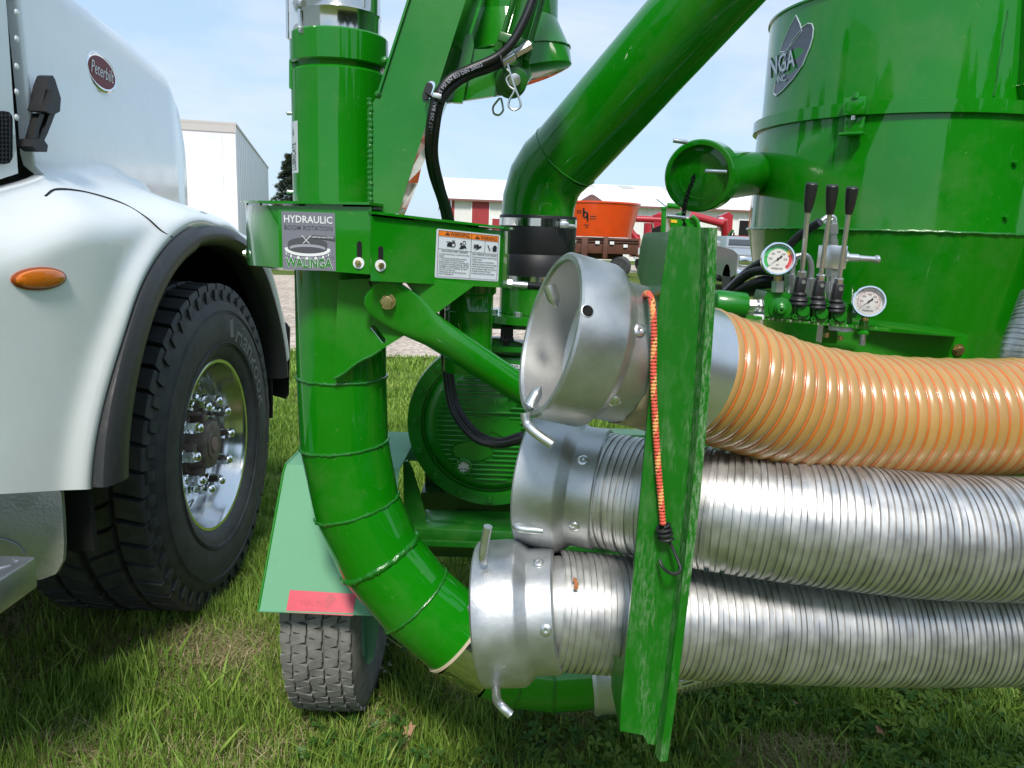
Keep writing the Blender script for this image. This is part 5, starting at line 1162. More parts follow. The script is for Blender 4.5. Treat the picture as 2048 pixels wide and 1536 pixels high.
coA = coupling(am, c1_, da, [(1278, 661, 1), (1228, 801, 1)], [(1175, 622)], [[(1050, 826, .99), (1054, 846, .99), (1063, 858, .985), (1080, 872, .98), (1105, 889, .975)]], AR)
for x, y, t, dx in ((1103, 585, 1.00, .03), (1066, 800, 1.0, .02)):
    c = dep(x, y, t + .02); q = MB(); n_ = (c1_ + da * .03 - c).normalized(); q.lathe([(-.01, .0085), (.008, .0085), (.012, .0075), (.022, .0)], c, n_, 16); q.build('locking_screw', M['zinc'], coA)
# middle and lower steel hoses
h2r, Q2, hb2 = steel_hose('steel_hose', [(1195, 977, 1.235), (1320, 1000, 1.19), (1450, 1021, 1.15), (1650, 1048, 1.13), (1850, 1070, 1.13), (2048, 1078, 1.14), (2300, 1080, 1.15), (2900, 1070, 1.20)], (1064, 954, 1.268), [(1166, 921, 1), (1149, 1053, 1)],
    [[(1030, 1040, 1.19), (1033, 1052, 1.18), (1044, 1058, 1.175), (1086, 1062, 1.17)]], 'bright steel flexible hose between the amber hose and the lower steel hose')
h3r, Q3, hb3 = steel_hose('steel_hose', [(1110, 1219, 1.20), (1250, 1229, 1.207), (1450, 1240, 1.22), (1650, 1250, 1.235), (1850, 1254, 1.245), (2048, 1252, 1.25), (2300, 1244, 1.26), (2900, 1225, 1.30)], (966, 1226, 1.215), [(1077, 1126, 1), (1092, 1260, 1)],
    [[(968, 1124, 1.135), (966, 1110, 1.125), (970, 1084, 1.12), (976, 1053, 1.11)], [(992, 1380, 1.15), (994, 1400, 1.12), (1003, 1412, 1.09), (1022, 1430, 1.085)], [(958, 1214, 1.20), (940, 1217, 1.21)]], 'lowest steel flexible hose with scratched aluminium coupling nearest the grass')
rs_ = MB()
for x, y in ((1150, 1160), (1153, 1168), (1152, 1175)): p, n_ = cyl_hit(x, y, dep(1110, 1218, 1.19), (dep(1250, 1228, 1.205) - dep(1110, 1218, 1.19)).normalized(), .0923); rs_.lathe([(.0004, .0035), (.0008, .002), (.0009, 0)], p, n_, 9)
rs_.build('rust_stain', M['rust'], hb3)
# hose running under the stack, with a clamp; one more at the far right
root = thing('steel_hose', (.5, 1.5, 0), 'steel hose mostly hidden under the rack, joined to the green outlet elbow', 'hose', 'conveying hoses in the rack'); root['_o'] = tuple(root.location)
Q = resample(catmull([P3[-1] + dE * .05, at(1290, 1315, 1.57), at(1420, 1290, 1.58), at(1600, 1262, 1.60), at(1900, 1240, 1.62)], 14), .0098); P = []; rr = []
for i in range(len(Q) - 1):
    for t, o_ in ((0, -.003), (.10, -.003), (.13, 0), (.88, 0), (.91, -.003)): P.append(Q[i].lerp(Q[i + 1], t)); rr.append(.086 + o_)
mb = MB(); mb.sweep(P, rr, 56, cap=False); mb.build('hose_body', M['hosesteel'], root, smooth=28, fixn=False)
q = MB(); a, b = at(1350, 1372, 1.48), at(1398, 1358, 1.48); q.bar(a, b, .02, .005); q.bar(at(1352, 1364, 1.48), at(1396, 1351, 1.48), .02, .005)
for k in (.2, .8): c = a.lerp(b, k) + Vector((0, -.006, .004)); q.cyl(c + Vector((0, 0, -.008)), c + Vector((0, 0, .016)), .0045, 10); q.cyl(c + Vector((0, 0, .006)), c + Vector((0, 0, .012)), .008, 6)
q.build('hose_clamp', M['zinc'], root)
root = thing('steel_hose', (1.33, 1.9, 0), 'grey ribbed hose looping beside the tank cone at the right edge', 'hose', 'conveying hoses in the rack'); root['_o'] = tuple(root.location)
Q = resample(catmull([at(2110, 600, 1.95), at(2088, 660, 1.93), at(2070, 720, 1.92), at(2090, 820, 1.9), at(2130, 920, 1.9), at(2230, 1080, 1.9), at(2400, 1200, 1.9)], 14), .0098); P = []; rr = []
for i in range(len(Q) - 1):
    for t, o_ in ((0, -.003), (.10, -.003), (.13, 0), (.88, 0), (.91, -.003)): P.append(Q[i].lerp(Q[i + 1], t)); rr.append(.078 + o_)
mb = MB(); mb.sweep(P, rr, 56, cap=False); mb.build('hose_body', M['hosesteel'], root, smooth=28, fixn=False)
# ================================================================== bungee cord
BYK = yk - .0075
BP = [(1288, 598, BYK + .09), (1293, 588, BYK + .05), (1300, 592, BYK + .02), (1306, 618, BYK), (1308, 680, BYK), (1307, 760, BYK), (1311, 850, BYK), (1317, 940, BYK), (1323, 1010, BYK), (1326, 1052, BYK)]
Q = resample(catmull([at(*p) for p in BP], 14), .0022)
bg_ = thing('bungee_cord', tuple((Q[-1].x, Q[-1].y, 0)), 'red and orange bungee cord with black wire hook across the hose rack', 'bungee cord'); bg_['_o'] = tuple(bg_.location)
mb = MB(); mb.sweep(Q, [.0039 + .0004 * ((i % 2) * 2 - 1) for i in range(len(Q))], 12)
k = 0
for i in range(len(Q) - 1):
    for j in range(12):
        s_ = (i * .55 + j) % 12; s2 = (i * .55 - j * 1.0 + 5) % 6
        mb.m[k] = 2 if s2 < .9 and i % 2 else (1 if s_ < 4.2 else 0); k += 1
mb.build('cord', [M['bung'], M['bungo'], M['ink']], bg_, fixn=False)
cq = MB(); c = at(1329, 1064, BYK - .002); ax_ = (at(1332, 1076, BYK) - at(1325, 1050, BYK)).normalized(); _, a, b = frame(ax_)
cq.sweep([c + ax_ * (-.010 + .020 * t) + (a * math.cos(t * 20) + b * math.sin(t * 20)) * .0085 for t in lin(0, 1, 70)], .0022, 8)
cq.sweep(catmull([at(*p) for p in ((1333, 1072, BYK), (1345, 1096, BYK - .004), (1357, 1124, BYK - .012), (1361, 1138, BYK - .018), (1354, 1147, BYK - .022), (1340, 1146, BYK - .02), (1326, 1135, BYK - .008), (1318, 1119, BYK))], 8), .0021, 8)
cq.build('hook', M['blackp'], bg_)
# ================================================================== background things
# white box trailer
tA = at(470, 248, 21.0); tr_ = thing('box_trailer', (tA.x - 1.3, 25, 0), 'white box trailer parked behind the truck hood', 'trailer')
tr_['_o'] = tuple(tr_.location)
dS = (at(541, 345, 38.0) - tA); dS.z = 0; Ls = 15.5; dS = dS.normalized(); dW = Vector((-dS.y, dS.x, 0)); dW = dW if dW.x < 0 else -dW
zT = tA.z
def tpt(a, b, z): p = Vector((tA.x, tA.y, 0)) + dW * a + dS * b; return Vector((p.x, p.y, z))
def obox(mb, a0, a1, b0, b1, z0, z1): mb.add([tpt(a, b, z) for a in (a0, a1) for b in (b0, b1) for z in (z0, z1)], [(0, 1, 3, 2), (4, 6, 7, 5), (0, 4, 5, 1), (2, 3, 7, 6), (0, 2, 6, 4), (1, 5, 7, 3)])
mb = MB(); obox(mb, 0, 2.6, 0, Ls, 1.0, zT - .02); bx = mb.build('trailer_body', M['siding'], tr_, smooth=0)
mb = MB(); obox(mb, -.03, 2.63, -.03, Ls + .03, zT - .03, zT + .03); obox(mb, -.02, 2.62, -.025, -.005, zT - .22, zT - .03); mb.build('top_rail', mat('trailer_rail', (.52, .49, .47), .5), bx, smooth=0)
for k in range(1, 26): mb = MB(); obox(mb, -.012, -.002, k * .6 - .02, k * .6 + .02, 1.05, zT - .06); mb.build('side_post', M['siding'], bx, smooth=0)
for k in (.35, 1.3, 2.2): mb = MB(); obox(mb, k - .015, k + .015, -.012, -.002, 1.05, zT - .25); mb.build('front_post', M['siding'], bx, smooth=0)
mb = MB(); obox(mb, -.01, 2.61, 0, Ls, .9, 1.0); obox(mb, .8, 1.8, .5, Ls - .5, .72, .9); mb.build('trailer_sill', M['dark'], tr_, smooth=0)
for b in (Ls - 3.2, Ls - 1.9):
    for a in (.15, 2.45):
        mb = MB(); c = tpt(a, b, .5); mb.lathe([(-.12, 0), (-.12, .3), (-.13, .44), (-.1, .5), (.1, .5), (.13, .44), (.12, .3), (.12, 0)], c, dW, 32); mb.build('wheel', M['tyre'], tr_)
for b in (2.0,):
    for a in (.4, 2.2): mb = MB(); obox(mb, a - .05, a + .05, b, b + .1, .05, .9); obox(mb, a - .12, a + .12, b - .08, b + .18, .01, .05); mb.build('landing_leg', M['dark'], tr_, smooth=0)
# spruce
def foliage_mat(c0, c1):
    mt = bpy.data.materials.new('needles'); mt.use_nodes = True; t = mt.node_tree; p = t.nodes['Principled BSDF']; p.inputs['Roughness'].default_value = .8; p.inputs['Specular IOR Level'].default_value = .2
    a = N(t, 'ShaderNodeAttribute', attribute_name='tint'); r_ = N(t, 'ShaderNodeValToRGB'); r_.color_ramp.elements[0].color = (*c0, 1); r_.color_ramp.elements[1].color = (*c1, 1)
    t.links.new(a.outputs['Fac'], r_.inputs[0]); t.links.new(r_.outputs[0], p.inputs['Base Color']); return mt
base = at(586, 470, 44.0); sp_ = thing('spruce_tree', (base.x, base.y, 0), 'dark spruce tree standing between the box trailer and the boom post', 'tree'); sp_['_o'] = tuple(sp_.location)
hT = at(585, 303, 44.0).z
mb = MB(); mb.sweep([(base.x, base.y, 0), (base.x + .03, base.y, hT * .5), (base.x, base.y, hT * .97)], [.16, .10, .02], 10)
for k in range(60):
    z = hT * (.12 + .84 * k / 60); a = k * 2.4; l_ = 1.75 * (1 - z / hT) ** .75 + .1; mb.sweep([(base.x, base.y, z), (base.x + math.cos(a) * l_ * .9, base.y + math.sin(a) * l_ * .9, z - .12 * l_)], [.03, .008], 5)
mb.build('trunk', mat('bark', (.09, .065, .045), .9, bump=.4, bscale=40), sp_)
nv = []; nf = []; tn = []
for k in range(60):
    z = hT * (.12 + .86 * k / 60)
    for rep in range(3):
        a = k * 2.4 + rep * 2.09 + rng.uniform(-.3, .3); l_ = (1.75 * (1 - z / hT) ** .75 + .12) * rng.uniform(.75, 1.12)
        for q in range(110):
            t = rng.uniform(.12, 1.05); sp2 = .28 * (1.1 - t) * l_ + .05; c = np.array([base.x + math.cos(a) * l_ * t + rng.normal(0, sp2 * .5), base.y + math.sin(a) * l_ * t + rng.normal(0, sp2 * .5), z - .16 * l_ * t + rng.normal(0, .05)])
            d = np.array([math.cos(a) + rng.normal(0, .5), math.sin(a) + rng.normal(0, .5), rng.normal(-.1, .4)]); d /= np.linalg.norm(d); s_ = np.cross(d, [rng.normal(), rng.normal(), 1.]); s_ /= np.linalg.norm(s_) + 1e-9
            L_ = float(rng.uniform(.09, .22)); w_ = .03; i = len(nv); nv += [c - s_ * w_, c + d * L_, c + s_ * w_]; nf.append((i, i + 1, i + 2)); tn += [rng.uniform(0, 1) * (.4 + .6 * t)] * 3
mb = MB(); mb.add([Vector(v) for v in nv], nf); cr_ = mb.build('crown', foliage_mat((.018, .035, .022), (.10, .13, .075)), sp_, smooth=0, fixn=False)
at_ = cr_.data.attributes.new('tint', 'FLOAT', 'POINT'); at_.data.foreach_set('value', tn)
# red and white shed
s0 = at(905, 397, 46.0); EV = s0.z; RG = EV + 1.75; dL = Vector((.992, .125, 0)); dD = Vector((-.125, .992, 0)); LB, WB = 34.0, 19.0
shd = thing('machine_shed', (s0.x, s0.y, 0), 'long white machine shed with red doors and white metal roof', 'shed'); shd['_o'] = tuple(shd.location)
def sp3(a, b, z): p = Vector((s0.x, s0.y, 0)) + dL * a + dD * b; return Vector((p.x, p.y, z))
def sbox(mb, a0, a1, b0, b1, z0, z1): return mb.add([sp3(a, b, z) for a in (a0, a1) for b in (b0, b1) for z in (z0, z1)], [(0, 1, 3, 2), (4, 6, 7, 5), (0, 4, 5, 1), (2, 3, 7, 6), (0, 2, 6, 4), (1, 5, 7, 3)])
mb = MB(); prof = [(0, 0), (WB, 0), (WB, EV - .02), (WB / 2, RG - .05), (0, EV - .02)]
mb.loft([[sp3(0, b, z) for b, z in prof], [sp3(LB, b, z) for b, z in prof]]); wl_ = mb.build('wall', M['whitewall'], shd, smooth=0)
mb = MB()
for k in range(int(LB / .3)): sbox(mb, k * .3, k * .3 + .05, -.02, -.002, .1, EV - .1)
mb.build('siding_ribs', M['whitewall'], wl_, smooth=0)
mb = MB()
for b0, b1, za, zb in ((-.35, WB / 2, EV - .06, RG), (WB + .35, WB / 2, EV - .06, RG)):
    A = [sp3(-.3, b0, za), sp3(LB + .3, b0, za), sp3(LB + .3, b1, zb), sp3(-.3, b1, zb)]; mb.add(A + [p + Vector((0, 0, .06)) for p in A], [(0, 1, 2, 3), (7, 6, 5, 4), (0, 4, 5, 1), (1, 5, 6, 2), (2, 6, 7, 3), (3, 7, 4, 0)])
rf_ = mb.build('roof', M['roofwhite'], shd, smooth=0)
for a in (9.2, 12.0, 15.2):
    mb = MB(); f_ = lambda b: EV - .06 + (RG - EV + .06) * (b + .35) / (WB / 2 + .35) + .07; mb.add([sp3(a, 7.4, f_(7.4)), sp3(a + 1.0, 7.4, f_(7.4)), sp3(a + 1.0, 9.2, f_(9.2)), sp3(a, 9.2, f_(9.2))], [(0, 1, 2, 3)]); mb.build('roof_panel', mat('skylight_panel', (.50, .50, .46), .5), rf_, smooth=0)
for nm, a0, a1, z0, z1, m_ in (('sliding_door', 1.15, 2.15, .05, EV - .12, 'redwall'), ('door', 2.35, 3.3, .05, 2.2, 'redwall'), ('bay_door', 12.0, 15.0, .05, 2.65, 'dark'), ('bay_door', 17.5, 21.0, .05, 2.65, 'dark')):
    mb = MB(); sbox(mb, a0, a1, -.06, -.024, z0, z1); do = mb.build(nm, M[m_], shd, smooth=0)
    mb = MB(); sbox(mb, a0 - .06, a0, -.075, -.01, z0, z1 + .06); sbox(mb, a1, a1 + .06, -.075, -.01, z0, z1 + .06); sbox(mb, a0, a1, -.075, -.01, z1, z1 + .06); mb.build('door_frame', M['roofwhite'], do, smooth=0)
    if nm == 'sliding_door': mb = MB(); mb.ball(sp3(a0 + .25, -.09, 1.75), .07, 10, 6); mb.build('handle', M['w'], do)
for a, b in ((-.02, .12),): mb = MB(); sbox(mb, a, b, -.03, -.001, 0, EV); sbox(mb, -.03, -.002, 0, .25, 0, EV); mb.build('corner_trim', M['redwall'], shd, smooth=0)
for b0, b1 in ((3.0, 5.0), (15.0, 16.3)): mb = MB(); sbox(mb, -.06, -.01, b0, b1, .05, EV + .35); mb.build('end_door', M['redwall'], shd, smooth=0)
mb = MB(); sbox(mb, -.35, LB + .3, -.40, -.35, EV - .12, EV - .01); mb.build('eave_trim', mat('eave_trim', (.22, .09, .08), .5), shd, smooth=0)
mb = MB()
for b0, b1, za, zb in ((-.35, WB / 2, EV - .08, RG - .02), (WB + .35, WB / 2, EV - .08, RG - .02)): A = [sp3(-.33, b0, za), sp3(-.30, b0, za), sp3(-.30, b1, zb), sp3(-.33, b1, zb)]; mb.add(A + [p + Vector((0, 0, -.14)) for p in A], [(0, 1, 2, 3), (7, 6, 5, 4), (0, 4, 5, 1), (1, 5, 6, 2), (2, 6, 7, 3), (3, 7, 4, 0)])
mb.build('gable_trim', M['redwall'], shd, smooth=0)
# orange feed mixer
MY = 27.5; mc = at(1190, 470, MY); mx_ = thing('feed_mixer', (mc.x, MY, 0), 'orange tub feed mixer on a brown frame with orange wheel', 'feed mixer'); mx_['_o'] = tuple(mx_.location)
zt1, zb1 = at(1210, 404, MY - 1.3).z, at(1210, 474, MY - 1.2).z
rT, rB = 1.50, 1.24; cM = Vector((mc.x, MY, 0))
mb = MB(); mb.lathe([(zb1, 0), (zb1, rB), (zt1 - .03, rT), (zt1 - .03, rT + .03), (zt1 + .02, rT + .03), (zt1 + .02, rT - .03), (zb1 + .3, rB - .05), (zb1 + .3, 0)], cM, (0, 0, 1), 64); tub = mb.build('tub', M['orangep'], mx_)
def tubp(px, py, o_=.01):
    r_ = 1.4 + o_
    for _ in range(4):
        d = ray(px, py); o2 = CC - cM; a = d.x ** 2 + d.y ** 2; b = 2 * (o2.x * d.x + o2.y * d.y); c = o2.x ** 2 + o2.y ** 2 - r_ * r_; t = (-b - math.sqrt(max(0, b * b - 4 * a * c))) / (2 * a); p = CC + d * t; r_ = rB + (rT - rB) * (p.z - zb1) / (zt1 - zb1) + o_
    return p
mb = MB(); mb.sweep([tubp(1171 + 4.2 * math.cos(t), 428.5 + 5.2 * math.sin(t)) for t in lin(0, 2 * math.pi, 20, endpoint=False)], .028, 6, closed=True)
mb.sweep([tubp(1167.5, 416), tubp(1167.3, 430)], .03, 6); mb.sweep([tubp(1175.2, 427), tubp(1175.4, 441)], .03, 6); mb.build('tub_logo', M['ink'], tub)
for x0, x1, y in ((1154, 1163, 421), (1154, 1163, 425), (1180, 1192, 432), (1180, 1192, 437), (1168, 1178, 449.5), (1171, 1176, 454)): mb = MB(); mb.sweep([tubp(x0, y), tubp(x1, y + .4)], .012, 5); mb.build('print_line', M['ink'], tub)
mb = MB(); mb.lathe([(zt1, 0), (zt1, .55), (zt1 + .30, .08), (zt1 + .32, 0)], cM + Vector((-.15, .3, 0)), (0, 0, 1), 24); mb.build('auger_cone', M['brown'], mx_)
zf1 = at(1200, 506, MY - 1.2).z
mb = MB(); mb.box((mc.x, MY, (zb1 + zf1) / 2 - .02), (2.75, 2.2, zb1 - zf1), None, .02); mb.box((mc.x, MY - 1.13, zb1 - .06), (2.8, .05, .06)); mb.box((mc.x, MY - 1.13, zb1 - .16), (2.8, .04, .03)); fo = mb.build('mixer_frame', M['brown'], mx_)
for x in (1169, 1211): p = at(x, 490, MY - 1.18); mb = MB(); mb.box((p.x, p.y, p.z - .1), (.22 if x < 1200 else .16, .12, .75), None, .02); mb.build('frame_post', M['brown'], fo)
for x, y in ((1148, 482), (1195, 485), (1224, 486), (1251, 492), (1211, 492)): p = at(x, y, MY - 1.16); mb = MB(); mb.box(p, (.14, .01, .10)); mb.build('frame_sticker', M['w'], fo, smooth=0)
for x in (1240, 1150):
    c = at(x, 533, MY - .9); c.z = .36; mb = MB(); mb.mat(0).lathe([(-.13, 0), (-.13, .22), (-.14, .30), (-.1, .36), (.1, .36), (.14, .30), (.13, .22)], c, (.35, 1, 0), 36); mb.mat(1).lathe([(-.125, .225), (-.10, .21), (-.06, .17), (-.08, .06), (-.10, .05), (-.10, 0)], c, (.35, 1, 0), 28); mb.build('wheel', [M['tyre'], M['orangep']], mx_)
mb = MB(); mb.box((mc.x, MY, zf1 - .08), (2.0, .3, .3)); mb.bar((mc.x + 1.2, MY - .6, zf1), (mc.x + 2.6, MY - .8, .45), .1, .1); mb.build('axle', M['brown'], mx_)
# red loader machines
def red_machine(Y, label, segs, boxes, wheels, nm):
    c = at(segs[0], 500, Y); t_ = thing(nm, (c.x, Y, 0), label, 'farm machine', 'red farm machines by the shed'); t_['_o'] = tuple(t_.location)
    for pts, r_, m_, n_ in segs[1]: mb = MB(); mb.sweep([at(x, y, Y + o_) for x, y, o_ in pts], r_, 14); mb.build(n_, M[m_], t_)
    for poly, o_, th, m_, n_ in boxes: mb = MB(); mb.prism([poly], pxY(Y + o_), th); mb.build(n_, M[m_], t_, smooth=25)
    for x, rad, o_ in wheels:
        c = at(x, 520, Y + o_); c.z = rad; mb = MB(); mb.mat(0).lathe([(-.15, 0), (-.15, rad * .6), (-.17, rad * .85), (-.12, rad), (.12, rad), (.17, rad * .85), (.15, rad * .6)], c, (.5, 1, 0), 32); mb.mat(1).lathe([(-.14, rad * .6), (-.08, rad * .45), (-.1, 0)], c, (.5, 1, 0), 24); mb.build('wheel', [M['tyre'], M['red']], t_)
    return t_
red_machine(31.0, 'red grain loader with horizontal auger arm beside the orange feed mixer', (1300, [([(1262, 437, 0), (1325, 440, 0)], .13, 'red', 'auger_tube'), ([(1296, 446, 0), (1294, 485, 0)], .16, 'red', 'post'), ([(1300, 440, 0), (1322, 428, 0)], .10, 'red', 'cylinder'), ([(1262, 462, .2), (1290, 500, 0)], .12, 'red', 'brace'), ([(1312, 476, 0), (1270, 498, 0)], .06, 'red', 'strut')]),
    [([(1262, 462), (1280, 470), (1284, 512), (1264, 514)], .1, .8, 'red', 'hopper'), ([(1306, 430), (1322, 427), (1322, 450), (1308, 456)], -.1, .3, 'red', 'gearbox'), ([(1268, 497), (1282, 495), (1284, 517), (1270, 518)], -.3, .4, 'lbl', 'guard'), (rrect(1281, 478, 1294, 517, 5), -.4, .3, 'cream', 'supply_tank')], [(1290, .38, 0), (1312, .38, .3)], 'grain_loader')
red_machine(26.0, 'red grain loader with ladder and bolted auger joint seen beside the tank', (1440, [([(1380, 430, 0), (1445, 447, 0)], .13, 'red', 'auger_tube'), ([(1448, 440, 0), (1450, 475, .2)], .12, 'red', 'post'), ([(1466, 460, -.3), (1430, 510, -.3)], .05, 'green_dull', 'green_rail'), ([(1462, 465, -.4), (1459, 522, -.4)], .025, 'dark', 'ladder_rail'), ([(1468, 465, -.4), (1465, 522, -.4)], .025, 'dark', 'ladder_rail')]),
    [([(1440, 432), (1458, 424), (1466, 430), (1464, 470), (1440, 460)], .2, .4, 'red', 'gearbox'), ([(1455, 470), (1500, 472), (1500, 520), (1440, 520), (1438, 505)], .3, .6, 'redwall', 'hopper'), ([(1430, 500), (1462, 498), (1462, 506), (1430, 508)], 0, .2, 'red', 'beam'), (circ(1443, 441, 7, 16), .1, .15, 'lbl', 'bolted_joint')], [(1448, .40, .6), (1462, .35, 0)], 'grain_loader')
# a second green vac in the distance
gv = thing('grain_vac', (at(1350, 500, 24.0).x, 24.0, 0), 'small distant green grain vac standing behind the side port', 'grain vac'); gv['_o'] = tuple(gv.location)
for pts, r_, m_, n_ in (([(1328, 418, 0), (1326, 470, 0)], .075, 'green', 'boom_post'), ([(1334, 411, 0), (1360, 413, 0)], .085, 'green', 'boom_pipe'), ([(1313, 398, 0), (1336, 416, 0)], .02, 'zinc', 'boom_stay'), ([(1384, 432, 0), (1394, 440, 0), (1398, 456, 0), (1400, 480, 0)], .06, 'green', 'return_pipe'), ([(1358, 425, .2), (1362, 440, .2)], .12, 'green', 'elbow')): mb = MB(); mb.sweep([at(x, y, 24 + o_) for x, y, o_ in pts], r_, 16); mb.build(n_, M[m_], gv)
mb = MB(); mb.lathe([(at(1330, 418, 24).z, .12), (at(1330, 414, 24).z, .12)], Vector((at(1328, 418, 24).x, 24, 0)), (0, 0, 1), 20); mb.prism([[(1341, 436), (1395, 438), (1395, 490), (1341, 488)]], pxY(24.1), .8); mb.box((at(1360, 500, 24.3).x, 24.5, .5), (1.4, .8, .5)); mb.build('blower_housing', M['green'], gv)
mb = MB(); mb.prism([[(1342, 439), (1354, 440), (1354, 446), (1342, 445)]], pxY(24.08), .01); mb.build('yellow_sticker', M['dialy'], gv, smooth=0)
for s_ in (-.5, .5): c = Vector((at(1360, 500, 24).x + s_, 24.4, .3)); mb = MB(); mb.lathe([(-.1, 0), (-.1, .2), (-.1, .3), (.1, .3), (.1, .2), (.1, 0)], c, (1, 0, 0), 24); mb.build('wheel', M['tyre'], gv)
# silver car
PY = 19.0; p0 = at(1474, 545, PY); pk = thing('parked_car', (p0.x + .95, PY + 2, 0), 'silver car with chrome bumper half hidden behind the green tank', 'car'); pk['_o'] = tuple(pk.location)
x0, x1 = p0.x, p0.x + 1.95
mb = MB(); mb.loft([[Vector((x, PY + y, z)) for x in (x0, x1) for _ in (0,)] and [Vector((x0 + i, PY + .12, .55)), Vector((x1 - i, PY + .12, .55)), Vector((x1 - i, PY + .12, 1.02)), Vector((x0 + i, PY + .12, 1.02))] for i, y in ((0.02, 0),)] + [[Vector((x0, PY + .5, .45)), Vector((x1, PY + .5, .45)), Vector((x1, PY + .5, 1.12)), Vector((x0, PY + .5, 1.12))], [Vector((x0, PY + 1.5, .45)), Vector((x1, PY + 1.5, .45)), Vector((x1, PY + 1.5, 1.18)), Vector((x0, PY + 1.5, 1.18))], [Vector((x0, PY + 5, .45)), Vector((x1, PY + 5, .45)), Vector((x1, PY + 5, 1.2)), Vector((x0, PY + 5, 1.2))]]); mb.build('car_body', M['silver'], pk, smooth=20)
mb = MB(); mb.loft([[Vector((x0 + .05, PY + 1.4, 1.18)), Vector((x1 - .05, PY + 1.4, 1.18)), Vector((x1 - .05, PY + 3.4, 1.18)), Vector((x0 + .05, PY + 3.4, 1.18))], [Vector((x0 + .22, PY + 2.0, 1.47)), Vector((x1 - .22, PY + 2.0, 1.47)), Vector((x1 - .22, PY + 3.2, 1.47)), Vector((x0 + .22, PY + 3.2, 1.47))]]); cbx = mb.build('car_cab', M['silver'], pk, smooth=20)
mb = MB(); mb.add([Vector((x0 + .14, PY + 1.50, 1.25)), Vector((x1 - .14, PY + 1.50, 1.25)), Vector((x1 - .26, PY + 1.93, 1.43)), Vector((x0 + .26, PY + 1.93, 1.43))], [(0, 1, 2, 3)]); mb.build('windscreen', mat('dark_glass', (.02, .025, .03), .05), cbx, smooth=0)
mb = MB(); mb.box(((x0 + x1) / 2, PY + .02, .55), (1.98, .18, .24), None, .04); mb.build('car_bumper', M['chrome'], pk)
mb = MB(); mb.box(((x0 + x1) / 2, PY + .10, .85), (1.1, .06, .28), None, .02); mb.build('car_grille', M['dark'], pk)
for s_ in (x0 + .22, x1 - .22): mb = MB(); mb.box((s_, PY + .10, .87), (.34, .08, .22), None, .04); mb.build('headlight', M['alupol'], pk)
for s_ in (x0 + .12, x1 - .12):
    for b in (.95, 4.2): mb = MB(); mb.lathe([(-.12, 0), (-.12, .22), (-.12, .38), (.12, .38), (.12, .22), (.12, 0)], Vector((s_, PY + b, .38)), (1, 0, 0), 28); mb.build('wheel', M['tyre'], pk)
mb = MB(); mb.box((x0 - .12, PY + 1.7, 1.25), (.2, .1, .18), None, .03); mb.build('wing_mirror', M['silver'], pk)

# unseen tree belts added behind the camera for dark reflections in paint and steel
V_, F_, T_ = [], [], []
for az0, az1, dist, hh in ((8, 75, 15.0, 6.0), (-118, -62, 17.0, 5.0), (95, 135, 24.0, 7.0)):
    for k in range(int((az1 - az0) * 260)):
        a = math.radians(float(rng.uniform(az0, az1))); top = hh * (.62 + .38 * abs(math.sin(a * 9 + az0)) * (.7 + .3 * math.sin(a * 31))); z = top * float(rng.uniform(0, 1)) ** .8; r_ = dist + float(rng.normal(0, .9)); c = np.array([math.sin(a) * r_, -math.cos(a) * r_, z]); d = rng.normal(0, 1, 3); d /= np.linalg.norm(d); e = np.cross(d, rng.normal(0, 1, 3)); e /= np.linalg.norm(e) + 1e-9; s_ = float(rng.uniform(.12, .30)); i = len(V_); V_ += [c - e * s_ * .5, c + d * s_, c + e * s_ * .5, c - d * s_ * .6]; F_.append((i, i + 1, i + 2, i + 3)); T_ += [float(rng.uniform(0, 1))] * 4
mb = MB(); mb.add([Vector(v) for v in V_], F_); tl = mb.build('reflection_trees', foliage_mat((.012, .035, .008), (.06, .11, .025)), None, smooth=0, fixn=False); a_ = tl.data.attributes.new('tint', 'FLOAT', 'POINT'); a_.data.foreach_set('value', T_); tag(tl, 'unseen belt of trees added to give the green paint and the steel dark reflections', kind='stuff')
# ================================================================== grass, straw, clover
def vnoise(x, y, s):
    x = x * s; y = y * s; return (np.sin(x * 1.7 + 2.1 * np.sin(y * .9)) + np.sin(y * 1.9 + 1.7 * np.sin(x * 1.1 + 2)) + .6 * np.sin(3.7 * x + 1.3 * y) + .6 * np.sin(4.1 * y - 2.3 * x)) / 3.2
def blade_mat(name, ramp, rough=.6):
    mt = bpy.data.materials.new(name); mt.use_nodes = True; t = mt.node_tree; p = t.nodes['Principled BSDF']; p.inputs['Roughness'].default_value = rough; p.inputs['Specular IOR Level'].default_value = .3
    a = N(t, 'ShaderNodeAttribute', attribute_name='tint'); r_ = N(t, 'ShaderNodeValToRGB'); e = r_.color_ramp.elements
    e[0].position = 0; e[0].color = (*ramp[0], 1); e[1].position = 1; e[1].color = (*ramp[-1], 1)
    for i, c in enumerate(ramp[1:-1]): x = e.new((i + 1) / (len(ramp) - 1)); x.color = (*c, 1)
    t.links.new(a.outputs['Fac'], r_.inputs[0]); t.links.new(r_.outputs[0], p.inputs['Base Color'])
    tr = N(t, 'ShaderNodeBsdfTranslucent'); mx2 = N(t, 'ShaderNodeMixShader'); mx2.inputs[0].default_value = .25; t.links.new(r_.outputs[0], tr.inputs[0]); o_ = t.nodes['Material Output']
    t.links.new(p.outputs[0], mx2.inputs[1]); t.links.new(tr.outputs[0], mx2.inputs[2]); t.links.new(mx2.outputs[0], o_.inputs[0]); return mt
def blocked(x, y):
    b = (np.abs(x + 1.2) < .20) & (np.abs(y - 2.565) < .12); b |= (np.abs(x + .432) < .09) & (np.abs(y - 2.005) < .08); b |= (x < 2.2) & (y > 8.0 + .12 * np.sin(x * 1.7) + .15 * rng.uniform(0, 1, len(x))); return b
